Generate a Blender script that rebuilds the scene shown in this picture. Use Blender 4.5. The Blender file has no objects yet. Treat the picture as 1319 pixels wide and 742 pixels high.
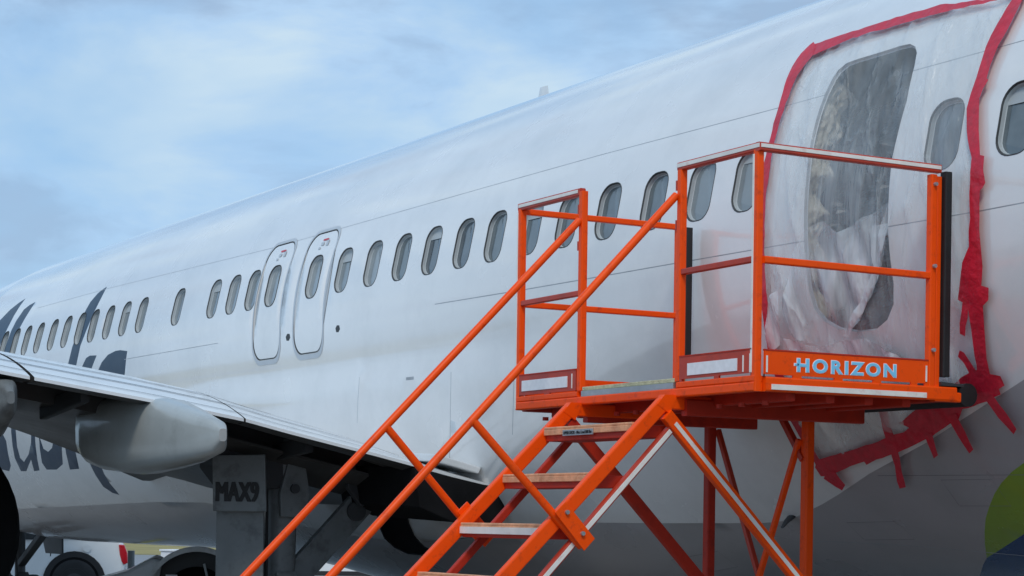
import bpy, bmesh, math, random
from mathutils import Vector, Matrix, noise
from mathutils.geometry import delaunay_2d_cdt
S = bpy.context.scene
COL = S.collection
# ------------------------------------------------------------------ camera (level, cropped from the lower half of the lens: a vertical shift)
F_PX, W_PX, H_PX, CY = 2620.0, 1319.0, 742.0, 670.0
cam_data = bpy.data.cameras.new('camera'); cam = bpy.data.objects.new('camera', cam_data); COL.objects.link(cam)
cam_data.sensor_width = 36.0; cam_data.lens = F_PX/W_PX*36.0
cam_data.shift_y = (CY-H_PX/2)/W_PX
cam_data.clip_start = .1; cam_data.clip_end = 5000
yaw, roll = math.radians(29.56), .014
fwd = Vector((-math.cos(yaw), math.sin(yaw), 0)); r0 = fwd.cross(Vector((0, 0, 1))); u0 = r0.cross(fwd)
rgt = r0*math.cos(roll)+u0*math.sin(roll); upv = -r0*math.sin(roll)+u0*math.cos(roll)
cam.matrix_world = Matrix(((rgt.x, upv.x, -fwd.x, 0), (rgt.y, upv.y, -fwd.y, 0), (rgt.z, upv.z, -fwd.z, 1.62), (0, 0, 0, 1)))
S.camera = cam
S.view_settings.view_transform = 'Standard'; S.view_settings.look = 'None'
S.view_settings.exposure = 0.15; S.view_settings.gamma = 1.0
# ------------------------------------------------------------------ sky: daylight through broken thin cloud
SUN_EL, SUN_AZ = math.radians(48), math.radians(-35)      # azimuth measured from +X towards +Y
w = bpy.data.worlds.new('World'); S.world = w; w.use_nodes = True
nt = w.node_tree; N = nt.nodes; L = nt.links
for n in list(N): N.remove(n)
wo = N.new('ShaderNodeOutputWorld'); bg = N.new('ShaderNodeBackground'); bg.inputs[1].default_value = .1
sky = N.new('ShaderNodeTexSky'); sky.sky_type = 'NISHITA'; sky.sun_disc = False
sky.sun_elevation = SUN_EL; sky.sun_rotation = math.pi/2-SUN_AZ
sky.air_density = 1.0; sky.dust_density = 1.0
tc = N.new('ShaderNodeTexCoord')
def cloud(scale, zs, det, rough, off):
    mp = N.new('ShaderNodeMapping'); mp.inputs['Scale'].default_value = (1, 1, zs); mp.inputs['Location'].default_value = off
    L.new(tc.outputs['Generated'], mp.inputs[0])
    no = N.new('ShaderNodeTexNoise'); no.inputs['Scale'].default_value = scale; no.inputs['Detail'].default_value = det
    no.inputs['Roughness'].default_value = rough; no.inputs['Distortion'].default_value = .25
    L.new(mp.outputs[0], no.inputs[0]); return no.outputs[0]
def wramp(src, pts):
    r = N.new('ShaderNodeValToRGB'); e = r.color_ramp.elements
    e[0].position, e[0].color = pts[0][0], pts[0][1]; e[1].position, e[1].color = pts[-1][0], pts[-1][1]
    for p, c in pts[1:-1]: x = e.new(p); x.color = c
    L.new(src, r.inputs[0]); return r.outputs[0]
SKY_BLUE, SKY_GREY, SKY_PALE = (3.0, 5.5, 8.6, 1), (3.2, 4.45, 6.2, 1), (5.2, 6.7, 8.0, 1)
shade = wramp(cloud(7.5, 2.6, 6, .55, (3.1, 1.7, .4)), [(.40, SKY_GREY), (.51, (4.1, 5.9, 8.1, 1)), (.62, SKY_PALE)])
cover = wramp(cloud(5.0, 2.0, 5, .5, (.3, 5.2, 1.9)), [(.38, (0.1, 0.1, 0.1, 1)), (.58, (1, 1, 1, 1))])
blue = N.new('ShaderNodeMixRGB'); blue.inputs[0].default_value = .6; L.new(sky.outputs[0], blue.inputs[1]); blue.inputs[2].default_value = SKY_BLUE
mx = N.new('ShaderNodeMixRGB'); L.new(cover, mx.inputs[0]); L.new(blue.outputs[0], mx.inputs[1]); L.new(shade, mx.inputs[2])
L.new(mx.outputs[0], bg.inputs[0]); L.new(bg.outputs[0], wo.inputs[0])
sun_d = bpy.data.lights.new('sun', 'SUN'); sun_d.energy = 1.3; sun_d.angle = math.radians(14); sun_d.color = (1, .95, .86)
sun = bpy.data.objects.new('sun', sun_d); COL.objects.link(sun)
sd = Vector((math.cos(SUN_EL)*math.cos(SUN_AZ), math.cos(SUN_EL)*math.sin(SUN_AZ), math.sin(SUN_EL)))
sun.rotation_euler = sd.to_track_quat('Z', 'Y').to_euler()
sun.location = sd*60

# ------------------------------------------------------------------ helpers
def mat(name, col, rough=.5, metal=0.0, var=.08, scale=6.0, bump=0.0, bscale=30.0, coat=0.0, alpha=1.0, dirt=None, dscale=3.0, dlo=.5, dhi=.75, spec=.5, crough=.08, cior=1.5):
    m = bpy.data.materials.new(name); m.use_nodes = True
    t = m.node_tree; n = t.nodes; l = t.links; b = n['Principled BSDF']
    b.inputs['Roughness'].default_value = rough; b.inputs['Metallic'].default_value = metal
    b.inputs['Coat Weight'].default_value = coat; b.inputs['Coat Roughness'].default_value = crough; b.inputs['Coat IOR'].default_value = cior
    b.inputs['Specular IOR Level'].default_value = spec
    if alpha < 1: b.inputs['Alpha'].default_value = alpha
    c = n.new('ShaderNodeTexCoord')
    no = n.new('ShaderNodeTexNoise'); no.inputs['Scale'].default_value = scale; no.inputs['Detail'].default_value = 6
    l.new(c.outputs['Object'], no.inputs[0])
    r = n.new('ShaderNodeValToRGB'); e = r.color_ramp.elements
    e[0].position = .3; e[1].position = .7
    e[0].color = tuple(x*(1-var) for x in col)+(1,); e[1].color = tuple(min(1, x*(1+var)) for x in col)+(1,)
    l.new(no.outputs[0], r.inputs[0]); out = r.outputs[0]
    if dirt:
        n2 = n.new('ShaderNodeTexNoise'); n2.inputs['Scale'].default_value = dscale; n2.inputs['Detail'].default_value = 9; n2.inputs['Roughness'].default_value = .65
        l.new(c.outputs['Object'], n2.inputs[0])
        r2 = n.new('ShaderNodeValToRGB'); r2.color_ramp.elements[0].position = dlo; r2.color_ramp.elements[1].position = dhi
        l.new(n2.outputs[0], r2.inputs[0])
        mx = n.new('ShaderNodeMixRGB'); l.new(r2.outputs[0], mx.inputs[0]); l.new(out, mx.inputs[1]); mx.inputs[2].default_value = tuple(dirt)+(1,)
        out = mx.outputs[0]
    l.new(out, b.inputs['Base Color'])
    mr = n.new('ShaderNodeMapRange'); mr.inputs[3].default_value = max(0, rough-.06); mr.inputs[4].default_value = min(1, rough+.08)
    l.new(no.outputs[0], mr.inputs[0]); l.new(mr.outputs[0], b.inputs['Roughness'])
    if bump:
        n3 = n.new('ShaderNodeTexNoise'); n3.inputs['Scale'].default_value = bscale; n3.inputs['Detail'].default_value = 4
        l.new(c.outputs['Object'], n3.inputs[0])
        bp = n.new('ShaderNodeBump'); bp.inputs['Strength'].default_value = bump; bp.inputs['Distance'].default_value = .02
        l.new(n3.outputs[0], bp.inputs['Height']); l.new(bp.outputs[0], b.inputs['Normal'])
    return m
def tag(o, label=None, cat=None, group=None, kind=None):
    if label: o['label'] = label
    if cat: o['category'] = cat
    if group: o['group'] = group
    if kind: o['kind'] = kind
    return o
def empty(name, loc=(0, 0, 0)):
    o = bpy.data.objects.new(name, None); COL.objects.link(o); o.location = loc; o.empty_display_size = .3; return o
class MB:
    def __init__(s): s.v = []; s.f = []; s.mi = []
    def add(s, vs, fs, mi=0):
        k = len(s.v); s.v += [tuple(p) for p in vs]; s.f += [tuple(i+k for i in f) for f in fs]; s.mi += [mi]*len(fs); return s
    def loft(s, rings, cap=True, closed=True, mi=0):
        n = len(rings[0]); vs = [p for r in rings for p in r]; fs = []
        for i in range(len(rings)-1):
            for j in range(n if closed else n-1):
                a, b = i*n+j, i*n+(j+1) % n
                fs.append((a, b, b+n, a+n))
        if cap: fs.append(tuple(range(n-1, -1, -1))); fs.append(tuple(range((len(rings)-1)*n, len(rings)*n)))
        return s.add(vs, fs, mi)
    def beam(s, p, q, w, h, up=(0, 0, 1), r=None, mi=0):
        """rounded rectangular bar from p to q; w across (up x direction), h along up"""
        p, q = Vector(p), Vector(q); d = (q-p).normalized(); u = Vector(up)
        if abs(d.dot(u)) > .98: u = Vector((0, 1, 0))
        a = d.cross(u).normalized(); b = a.cross(d).normalized()
        r = min(w, h)*.16 if r is None else r
        sec = []
        for cx, cy, a0 in ((w/2-r, h/2-r, 0), (-w/2+r, h/2-r, 90), (-w/2+r, -h/2+r, 180), (w/2-r, -h/2+r, 270)):
            for t in (0, 45, 90):
                an = math.radians(a0+t); sec.append((cx+r*math.cos(an), cy+r*math.sin(an)))
        return s.loft([[c+a*x+b*y for x, y in sec] for c in (p, q)], mi=mi)
    def tube(s, pts, r, n=14, mi=0, cap=True):
        pts = [Vector(p) for p in pts]; rr = r if isinstance(r, (list, tuple)) else [r]*len(pts); rings = []; a = None
        for i, p in enumerate(pts):
            d = (pts[min(i+1, len(pts)-1)]-pts[max(i-1, 0)]).normalized()
            if a is None: a = d.orthogonal().normalized()
            a = (a-d*a.dot(d)).normalized(); b = d.cross(a)
            rings.append([p+(a*math.cos(2*math.pi*k/n)+b*math.sin(2*math.pi*k/n))*rr[i] for k in range(n)])
        return s.loft(rings, cap=cap, mi=mi)
    def box(s, lo, hi, mi=0):
        (x0, y0, z0), (x1, y1, z1) = lo, hi
        return s.add([(x0, y0, z0), (x1, y0, z0), (x1, y1, z0), (x0, y1, z0), (x0, y0, z1), (x1, y0, z1), (x1, y1, z1), (x0, y1, z1)],
                     [(0, 3, 2, 1), (4, 5, 6, 7), (0, 1, 5, 4), (1, 2, 6, 5), (2, 3, 7, 6), (3, 0, 4, 7)], mi)
    def prism(s, poly, a, b, mi=0):
        """extrude the 3-D polygon poly along the vector b-a"""
        d = Vector(b)-Vector(a); n = len(poly); P = [Vector(p) for p in poly]
        return s.add(P+[p+d for p in P], [tuple(range(n-1, -1, -1)), tuple(range(n, 2*n))]+[(i, (i+1) % n, (i+1) % n+n, i+n) for i in range(n)], mi)
    def build(s, name, mats, parent=None, smooth=False, bevel=0.0, angle=40):
        me = bpy.data.meshes.new(name); me.from_pydata(s.v, [], s.f)
        ms = mats if isinstance(mats, (list, tuple)) else [mats]
        for m in ms: me.materials.append(m)
        me.polygons.foreach_set('material_index', s.mi)
        bm = bmesh.new(); bm.from_mesh(me)
        if bevel:
            bmesh.ops.remove_doubles(bm, verts=bm.verts, dist=1e-5)
            bmesh.ops.bevel(bm, geom=[e for e in bm.edges if len(e.link_faces) == 2 and e.calc_face_angle(0) > .5], offset=bevel, segments=2, affect='EDGES', profile=.6)
        bmesh.ops.recalc_face_normals(bm, faces=bm.faces); bm.to_mesh(me); bm.free()
        if smooth: me.shade_smooth(); me.set_sharp_from_angle(angle=math.radians(angle))
        o = bpy.data.objects.new(name, me); COL.objects.link(o)
        if parent is not None: o.parent = parent; o.matrix_parent_inverse = Matrix.Translation(-Vector(parent_loc(parent)))
        return o
def parent_loc(p):
    v = Vector(p.location)
    while p.parent: v = v+p.matrix_parent_inverse.to_translation(); p = p.parent; v = v+Vector(p.location)
    return v
def text_mb(body, size, bold, depth=.004, extrude=True, spacing=1.0):
    """flat lettering as mesh data in its own XY plane (origin at the left of the base line)"""
    cu = bpy.data.curves.new('lettering', 'FONT'); cu.body = body; cu.size = size; cu.offset = bold; cu.space_character = spacing
    cu.extrude = depth/2; cu.resolution_u = 4
    ob = bpy.data.objects.new('lettering', cu); COL.objects.link(ob)
    dg = bpy.context.evaluated_depsgraph_get(); me = bpy.data.meshes.new_from_object(ob.evaluated_get(dg))
    v = [tuple(p.co) for p in me.vertices]; f = [tuple(p.vertices) for p in me.polygons]
    bpy.data.objects.remove(ob); bpy.data.curves.remove(cu); bpy.data.meshes.remove(me)
    return v, f
def place_text(mb, body, size, bold, org, ax, ay, width=None, depth=.004, spacing=1.0, height=None, mi=0):
    v, f = text_mb(body, size, bold, depth, spacing=spacing); ax = Vector(ax).normalized(); ay = Vector(ay).normalized(); az = ax.cross(ay)
    x0 = min(p[0] for p in v); x1 = max(p[0] for p in v); y0 = min(p[1] for p in v); y1 = max(p[1] for p in v)
    kx = width/(x1-x0) if width else 1; ky = height/(y1-y0) if height else kx
    mb.add([Vector(org)+ax*(p[0]-x0)*kx+ay*(p[1]-y0)*ky+az*p[2] for p in v], f, mi)
DC, ZC = 8.87, 3.263          # fuselage centreline: distance from the viewer's track, height of the upper lobe's centre
def sm(t):
    t = max(0.0, min(1.0, t)); return t*t*(3-2*t)
def lerp_tab(tab, x):
    if x <= tab[0][0]: return tab[0][1]
    for (a, va), (b, vb) in zip(tab, tab[1:]):
        if x <= b: return va + (vb-va)*(x-a)/(b-a)
    return tab[-1][1]
NOSE = [(-35.6, 0.02), (-35.4, .20), (-35.0, .33), (-34.4, .47), (-33.6, .61), (-32.6, .74), (-31.5, .85), (-30.2, .93), (-28.8, .98), (-27.2, 1.0)]
def fus(X):
    k = lerp_tab(NOSE, X)
    zc = ZC - .75*(1-k)
    if X > -2.5:
        t = (X+2.5)/9.5; k = 1-.85*t**1.3; zc = ZC + .9*(1-k)
    return k, zc
def surf(X, th, off=0.0):
    k, zc = fus(X)
    c, s = math.cos(th), math.sin(th)
    ru = 1.88*k; rl = (2.02 if s < 0 else 1.88)*k
    rl += .13*sm((X+18.5)/3)*sm((-9-X)/3) if s < 0 else 0
    z = zc + rl*s
    # wing-body fairing: a shallow bulge low on the body between the wing's leading and trailing edge
    fx = sm((X+21.0)/4.0)*sm((-10.6-X)/2.2)
    if fx > 0 and s < 0.02:
        off = off + fx*(.045*sm((2.83 - z)/.07) + .16*sm((2.78 - z)/.8)*1)
    return (X, DC - (ru+off)*c, z + off*s)
DECAL = {
 'navy': [[[-25.528,0.616],[-25.736,0.5902],[-25.97,0.5443],[-26.192,0.4703],[-26.443,0.4057],[-26.54,0.2925],[-26.458,0.1498],[-25.84,0.13],[-25.654,0.2549],[-25.582,0.3795],[-25.563,0.4732],[-25.546,0.5534]],[[-24.849,0.5475],[-25.062,0.5331],[-25.219,0.5057],[-25.309,0.4251],[-25.345,0.3521],[-25.357,0.2802],[-25.383,0.2145],[-25.405,0.1265],[-25.142,0.1076],[-25.103,0.1954],[-25.121,0.2602],[-24.987,0.344],[-24.92,0.4241],[-24.867,0.4982]],[[-21.924,0.4959],[-22.051,0.481],[-22.164,0.4615],[-22.299,0.4096],[-22.352,0.3535],[-22.356,0.2659],[-22.42,0.1909],[-22.501,0.1319],[-22.59,0.0381],[-22.699,-0.0336],[-22.412,-0.0501],[-22.281,0.0212],[-22.198,0.127],[-22.076,0.2216],[-21.986,0.328],[-21.935,0.4063]],[[-21.574,0.0493],[-21.807,0.0563],[-21.941,0.047],[-22.051,0.0093],[-22.212,-0.0468],[-21.884,-0.0727],[-21.716,-0.0114]],[[-20.552,0.0389],[-20.781,0.0522],[-20.942,0.0534],[-21.187,0.0397],[-21.39,0.0031],[-21.477,-0.025],[-21.641,-0.0792],[-20.704,-0.1284],[-20.63,-0.0736]],[[-25.781,-0.2749],[-25.626,-0.3077],[-25.547,-0.3702],[-25.816,-0.5393],[-26.02,-0.5777],[-26.298,-0.5637],[-26.452,-0.4879]],[[-25.084,-0.2376],[-24.978,-0.2983],[-25.159,-0.4117],[-25.239,-0.4899],[-25.154,-0.5179],[-24.803,-0.4682],[-24.512,-0.3949],[-24.311,-0.2996],[-24.185,-0.3018],[-24.381,-0.4219],[-24.697,-0.5829],[-24.942,-0.5865],[-24.811,-0.5052],[-25.27,-0.5838],[-25.505,-0.5819],[-25.474,-0.4873]],[[-24.089,-0.3517],[-24.107,-0.4407],[-23.974,-0.4626],[-23.758,-0.4401],[-23.481,-0.3611],[-23.187,-0.3657],[-23.636,-0.5491],[-23.993,-0.5833],[-24.394,-0.5799],[-24.429,-0.5306]],[[-23.129,-0.3666],[-22.777,-0.3814],[-23.121,-0.5855],[-23.486,-0.5877]],[[-22.563,-0.4945],[-22.637,-0.569],[-22.669,-0.6319],[-22.68,-0.7153],[-22.526,-0.7629],[-22.352,-0.779],[-22.336,-0.7635],[-22.362,-0.6886],[-22.334,-0.6238],[-22.249,-0.5227]]],
 'green': [[[-7.794,-0.7063],[-7.923,-0.7361],[-8.048,-0.7731],[-8.156,-0.8124],[-8.273,-0.8637],[-8.377,-0.9129],[-8.482,-0.9721],[-8.585,-1.0343],[-8.725,-1.1222],[-8.433,-1.0442],[-8.191,-0.9819],[-7.966,-0.934],[-7.62,-0.681]]],
 'blue': [[[-9.752,-1.5702],[-9.078,-1.2779],[-8.856,-1.1758],[-8.725,-1.1222],[-8.433,-1.0442],[-8.191,-0.9819],[-7.966,-0.934],[-8.962,-1.496]]],
 'greyline': [[[-7.382,-0.4407],[-7.542,-0.4668],[-7.83,-0.5194],[-8.45,-0.6329],[-9.06,-0.7317],[-9.46,-0.8074],[-9.666,-0.8422],[-9.868,-0.8714],[-10.021,-0.892],[-10.165,-0.906],[-10.371,-0.9087],[-10.723,-0.898],[-11.376,-0.8511],[-12.131,-0.7973],[-13.246,-0.7765]]],
 'hole': [[[-9.109,0.4868],[-9.091,0.5131],[-9.038,0.5326],[-8.947,0.5356],[-8.747,0.5359],[-8.588,0.5378],[-8.507,0.5343],[-8.443,0.5162],[-8.401,0.4892],[-8.371,0.4409],[-8.334,0.3253],[-8.342,0.2324],[-8.356,0.1542],[-8.354,0.0545],[-8.355,-0.0505],[-8.347,-0.1216],[-8.34,-0.1828],[-8.363,-0.2371],[-8.433,-0.2756],[-8.543,-0.2988],[-8.693,-0.2995],[-8.85,-0.285],[-8.957,-0.2591],[-9.027,-0.2216],[-9.054,-0.1708],[-9.065,-0.0739],[-9.075,0.0362],[-9.088,0.1659],[-9.109,0.2768],[-9.118,0.3664],[-9.119,0.4328]]],
 'well': [[[-15.094,-0.7076],[-14.886,-0.6565],[-14.63,-0.6279],[-14.409,-0.6288],[-14.32,-0.6482],[-14.481,-0.6906],[-14.628,-0.7354],[-14.752,-0.7942],[-14.843,-0.8575],[-14.848,-0.9169],[-14.751,-0.9517],[-15.034,-0.9655],[-15.287,-0.9599],[-15.416,-0.9241],[-15.436,-0.8712],[-15.299,-0.7892]]],
 'tape': [[[-7.643,0.6139],[-7.911,0.5996],[-8.378,0.6481],[-8.509,0.6501],[-8.747,0.6556],[-8.904,0.654],[-9.126,0.6552],[-9.317,0.654],[-9.505,0.6495],[-9.527,0.6252],[-9.396,0.5949],[-9.247,0.6059],[-9.079,0.6198],[-8.854,0.6187],[-8.664,0.614],[-8.459,0.6124],[-8.278,0.609],[-7.875,0.5887],[-7.612,0.5872]],[[-9.505,0.6495],[-9.488,0.6623],[-9.45,0.6469],[-9.396,0.5949],[-9.43,0.5567],[-9.445,0.5229],[-9.429,0.4204],[-9.421,0.3484],[-9.418,0.2921],[-9.407,0.1832],[-9.408,0.1048],[-9.401,0.0086],[-9.4,-0.0393],[-9.398,-0.1211],[-9.4,-0.1815],[-9.396,-0.2405],[-9.399,-0.3223],[-9.4,-0.4088],[-9.406,-0.5282],[-9.395,-0.5941],[-9.377,-0.6634],[-9.437,-0.6841],[-9.444,-0.6084],[-9.476,-0.5261],[-9.471,-0.4064],[-9.471,-0.3196],[-9.461,-0.2377],[-9.462,-0.1787],[-9.456,-0.0967],[-9.452,-0.0366],[-9.449,0.0116],[-9.476,0.1885],[-9.474,0.3071],[-9.51,0.4398],[-9.558,0.5727],[-9.543,0.6209]],[[-7.722,0.7419],[-7.648,0.5605],[-7.651,0.4672],[-7.677,0.4106],[-7.687,0.3608],[-7.688,0.3204],[-7.673,0.3099],[-7.699,0.2906],[-7.711,0.2634],[-7.686,0.2117],[-7.666,0.1721],[-7.639,0.1037],[-7.606,0.0991],[-7.608,0.0627],[-7.586,0.0268],[-7.602,0.0139],[-7.624,0.0114],[-7.624,-0.0548],[-7.63,-0.1705],[-7.653,-0.2185],[-7.606,-0.2264],[-7.619,-0.2543],[-7.665,-0.2696],[-7.692,-0.3347],[-7.718,-0.3955],[-7.726,-0.4402],[-7.696,-0.4576],[-7.829,-0.4686],[-7.805,-0.4131],[-7.777,-0.3315],[-7.768,-0.2672],[-7.828,-0.3356],[-7.869,-0.3281],[-7.803,-0.2522],[-7.834,-0.245],[-7.772,-0.1577],[-7.714,-0.1191],[-7.696,-0.0505],[-7.697,-0.0128],[-7.697,0.0633],[-7.69,0.1016],[-7.754,0.1796],[-7.791,0.2406],[-7.781,0.2855],[-7.77,0.329],[-7.777,0.4224],[-7.754,0.4929],[-7.736,0.568],[-7.876,0.7721]],[[-7.893,-0.3715],[-7.864,-0.3786],[-7.818,-0.4292],[-7.869,-0.436],[-7.891,-0.4063],[-7.922,-0.3869]],[[-8.041,-0.465],[-7.931,-0.4405],[-7.815,-0.4252],[-7.722,-0.4362],[-7.655,-0.4484],[-7.654,-0.4733],[-7.698,-0.4784],[-7.696,-0.4953],[-7.759,-0.5023],[-7.875,-0.5167],[-8.015,-0.5289],[-8.064,-0.5526],[-8.236,-0.5838],[-8.392,-0.6121],[-8.565,-0.6342],[-8.721,-0.6549],[-8.872,-0.6687],[-8.984,-0.6861],[-8.989,-0.6753],[-9.186,-0.6972],[-9.347,-0.7198],[-9.445,-0.7178],[-9.452,-0.6893],[-9.394,-0.6603],[-9.324,-0.6564],[-9.103,-0.6393],[-8.859,-0.6198],[-8.717,-0.602],[-8.536,-0.5855],[-8.476,-0.5723],[-8.543,-0.5591],[-8.383,-0.523],[-8.222,-0.4975]],[[-8.656,-0.4984],[-8.58,-0.5002],[-8.618,-0.5577],[-8.635,-0.5984],[-8.674,-0.6684],[-8.769,-0.7657],[-8.83,-0.7712],[-8.755,-0.6939],[-8.707,-0.6296],[-8.695,-0.573]],[[-9.363,-0.7024],[-9.294,-0.7038],[-9.276,-0.7558],[-9.336,-0.7757],[-9.368,-0.7602],[-9.43,-0.7267]],[[-8.381,-0.5978],[-8.316,-0.5894],[-8.347,-0.6597],[-8.397,-0.6692]],[[-8.14,-0.5464],[-8.061,-0.5391],[-8.051,-0.644],[-8.098,-0.658]],[[-7.814,-0.5009],[-7.74,-0.4942],[-7.704,-0.5425],[-7.67,-0.5897],[-7.714,-0.6047],[-7.766,-0.5543]]],
 'sheet': [[[-7.729,0.6265],[-7.948,0.6208],[-8.369,0.6479],[-8.753,0.6512],[-9.144,0.6521],[-9.497,0.6407],[-9.536,0.5479],[-9.509,0.4406],[-9.477,0.3069],[-9.474,0.1915],[-9.454,0.0128],[-9.454,-0.0535],[-9.46,-0.1799],[-9.461,-0.3226],[-9.476,-0.5313],[-9.453,-0.6913],[-9.393,-0.704],[-8.956,-0.667],[-8.716,-0.6362],[-8.337,-0.5856],[-8.024,-0.5183],[-7.814,-0.4799],[-7.79,-0.3967],[-7.747,-0.278],[-7.706,-0.1676],[-7.679,0.0062],[-7.676,0.0985],[-7.742,0.1817],[-7.771,0.2426],[-7.76,0.333],[-7.755,0.4262],[-7.726,0.5756]]],
 'fold': [[[-9.053,-0.0109],[-8.875,0.0111],[-8.719,-0.0299],[-8.304,0.0242],[-8.322,-0.0525],[-8.381,-0.1398],[-8.493,-0.2058],[-8.611,-0.2631],[-8.773,-0.3123],[-8.946,-0.328],[-9.085,-0.3099],[-9.218,-0.2872],[-9.27,-0.2146],[-9.158,-0.0904]],[[-8.304,0.0242],[-8.255,0.0208],[-8.308,-0.0933],[-8.416,-0.1725],[-8.564,-0.2483],[-8.716,-0.3058],[-8.752,-0.3002],[-8.625,-0.2416],[-8.465,-0.1661],[-8.363,-0.0863]],[[-9.253,-0.2858],[-9.082,-0.3056],[-8.946,-0.328],[-8.773,-0.3123],[-8.556,-0.3116],[-8.339,-0.3617],[-8.215,-0.3998],[-8.46,-0.3964],[-8.755,-0.3608],[-9.016,-0.3478],[-9.208,-0.3232]],[[-9.301,-0.1697],[-9.203,-0.1569],[-9.2,-0.2177],[-9.279,-0.3026],[-9.369,-0.3262],[-9.378,-0.2764]]],
 'seamU': [[[-24.567,0.4825],[-21.836,0.4762],[-17.128,0.4328],[-13.046,0.4379],[-11.487,0.4378],[-9.575,0.4263],[-7.538,0.4229],[-7.399,0.4223]]],
 'seamL': [[[-20.644,-0.0045],[-17.955,-0.0111]],[[-13.543,-0.0164],[-12.127,-0.023],[-10.335,-0.0278],[-9.51,-0.0306],[-7.653,-0.0368],[-7.214,-0.0352]]],
 'seamV': [[[-13.294,-0.2551],[-13.359,-0.4087],[-13.489,-0.5486]],[[-14.861,-0.2345],[-14.93,-0.3153],[-14.972,-0.397]],[[-12.384,-0.306],[-12.472,-0.4712]],[[-10.102,-1.013],[-8.391,-1.1007]]],
 'port': [[[-16.359,-0.0369],[-16.324,-0.0253],[-16.273,-0.027],[-16.258,-0.0433],[-16.293,-0.0548],[-16.344,-0.0532]],[[-15.325,-0.038],[-15.294,-0.0272],[-15.248,-0.0288],[-15.234,-0.0441],[-15.266,-0.0549],[-15.311,-0.0533]]],
 'placard': [[[-16.741,0.4156],[-16.66,0.4185],[-16.652,0.4097],[-16.734,0.4068]],[[-15.806,0.4133],[-15.714,0.4148],[-15.704,0.4042],[-15.805,0.4033]]],
 'placardg': [[[-16.841,0.3931],[-16.806,0.4032],[-16.778,0.3768],[-16.829,0.3759]],[[-16.758,0.396],[-16.676,0.399],[-16.646,0.3605],[-16.716,0.3608]],[[-15.949,0.4032],[-15.873,0.406],[-15.869,0.3742],[-15.934,0.3746]],[[-15.83,0.399],[-15.748,0.3974],[-15.728,0.3649],[-15.809,0.3664]]],
 'inspect': [[[-14.036,-0.255],[-13.904,-0.2556],[-13.91,-0.2663],[-14.042,-0.2658]]],
}
# ------------------------------------------------------------------ materials
M = {}
M['white'] = mat('gloss_white_paint', (.82, .805, .785), .25, var=.012, scale=1.2, coat=1.0, crough=.08, cior=1.55, bump=.022, bscale=1.8, dirt=(.66, .655, .64), dscale=1.4, dlo=.45, dhi=.9)
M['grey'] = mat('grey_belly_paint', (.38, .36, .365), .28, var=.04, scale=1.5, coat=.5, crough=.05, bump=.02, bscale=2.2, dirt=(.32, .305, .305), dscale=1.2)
M['navy'] = mat('navy_paint', (.010, .036, .075), .4, var=.05, coat=.12, spec=.3)
M['green'] = mat('lime_paint', (.24, .36, .03), .25, var=.04, coat=.5)
M['blue'] = mat('deep_blue_paint', (.012, .05, .17), .25, var=.05, coat=.5)
M['seam'] = mat('seam_sealant', (.33, .35, .37), .5, var=.2)
M['marking'] = mat('door_outline_grey', (.50, .53, .56), .35, var=.05)
M['black'] = mat('black_rubber', (.012, .012, .013), .6, var=.2, bump=.1, bscale=60)
M['pane'] = mat('cabin_pane', (.12, .145, .155), .12, var=.18, scale=9, coat=1.0)
M['shade'] = mat('drawn_window_shade', (.22, .25, .26), .2, var=.08, scale=6, coat=1.0)
M['pane_b'] = mat('cabin_pane_clear', (.08, .10, .115), .1, var=.2, scale=11, coat=1.0)
M['shade_b'] = mat('half_drawn_window_shade', (.27, .30, .31), .2, var=.12, scale=5, coat=1.0)
M['gasket'] = mat('weathered_window_gasket', (.045, .048, .05), .6, var=.3)
M['bezel'] = mat('window_reveal', (.42, .45, .46), .5, var=.04)
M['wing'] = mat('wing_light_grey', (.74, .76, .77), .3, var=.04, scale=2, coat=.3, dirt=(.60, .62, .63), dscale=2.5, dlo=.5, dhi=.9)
M['under'] = mat('shaded_wing_underside', (.06, .058, .056), .4, var=.1, scale=3, coat=.05, spec=.3, dirt=(.10, .10, .10), dscale=2)  # wing grey darkened, with the shade under the wing put into the colour
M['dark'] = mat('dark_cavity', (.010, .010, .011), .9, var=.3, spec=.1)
M['gear'] = mat('gear_grey_enamel', (.17, .18, .18), .35, var=.08, scale=8, dirt=(.06, .06, .06), dscale=7, dlo=.5, dhi=.8, spec=.3)
M['fairing'] = mat('fairing_grey_paint', (.40, .42, .41), .3, var=.06, coat=.3, dirt=(.27, .28, .27), dscale=3)
M['gear_dark'] = mat('gear_dark_grey', (.04, .042, .045), .55, var=.15, scale=8, dirt=(.04, .04, .04), dscale=9)
M['chrome'] = mat('polished_oleo', (.7, .7, .7), .15, 1.0, var=.03)
M['tyre'] = mat('tyre_rubber', (.02, .02, .021), .75, var=.2, bump=.3, bscale=40)
M['red'] = mat('frayed_red_tape', (.62, .006, .030), .5, var=.12, scale=14, bump=.6, bscale=20, coat=.35, dirt=(.48, .004, .022), dscale=6)
M['liner'] = mat('crumpled_grey_liner', (.055, .075, .09), .4, var=.35, scale=5, bump=1.0, bscale=6)
M['blanket'] = mat('beige_insulation_blanket', (.56, .52, .42), .42, var=.15, scale=7, bump=.7, bscale=14)

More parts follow.
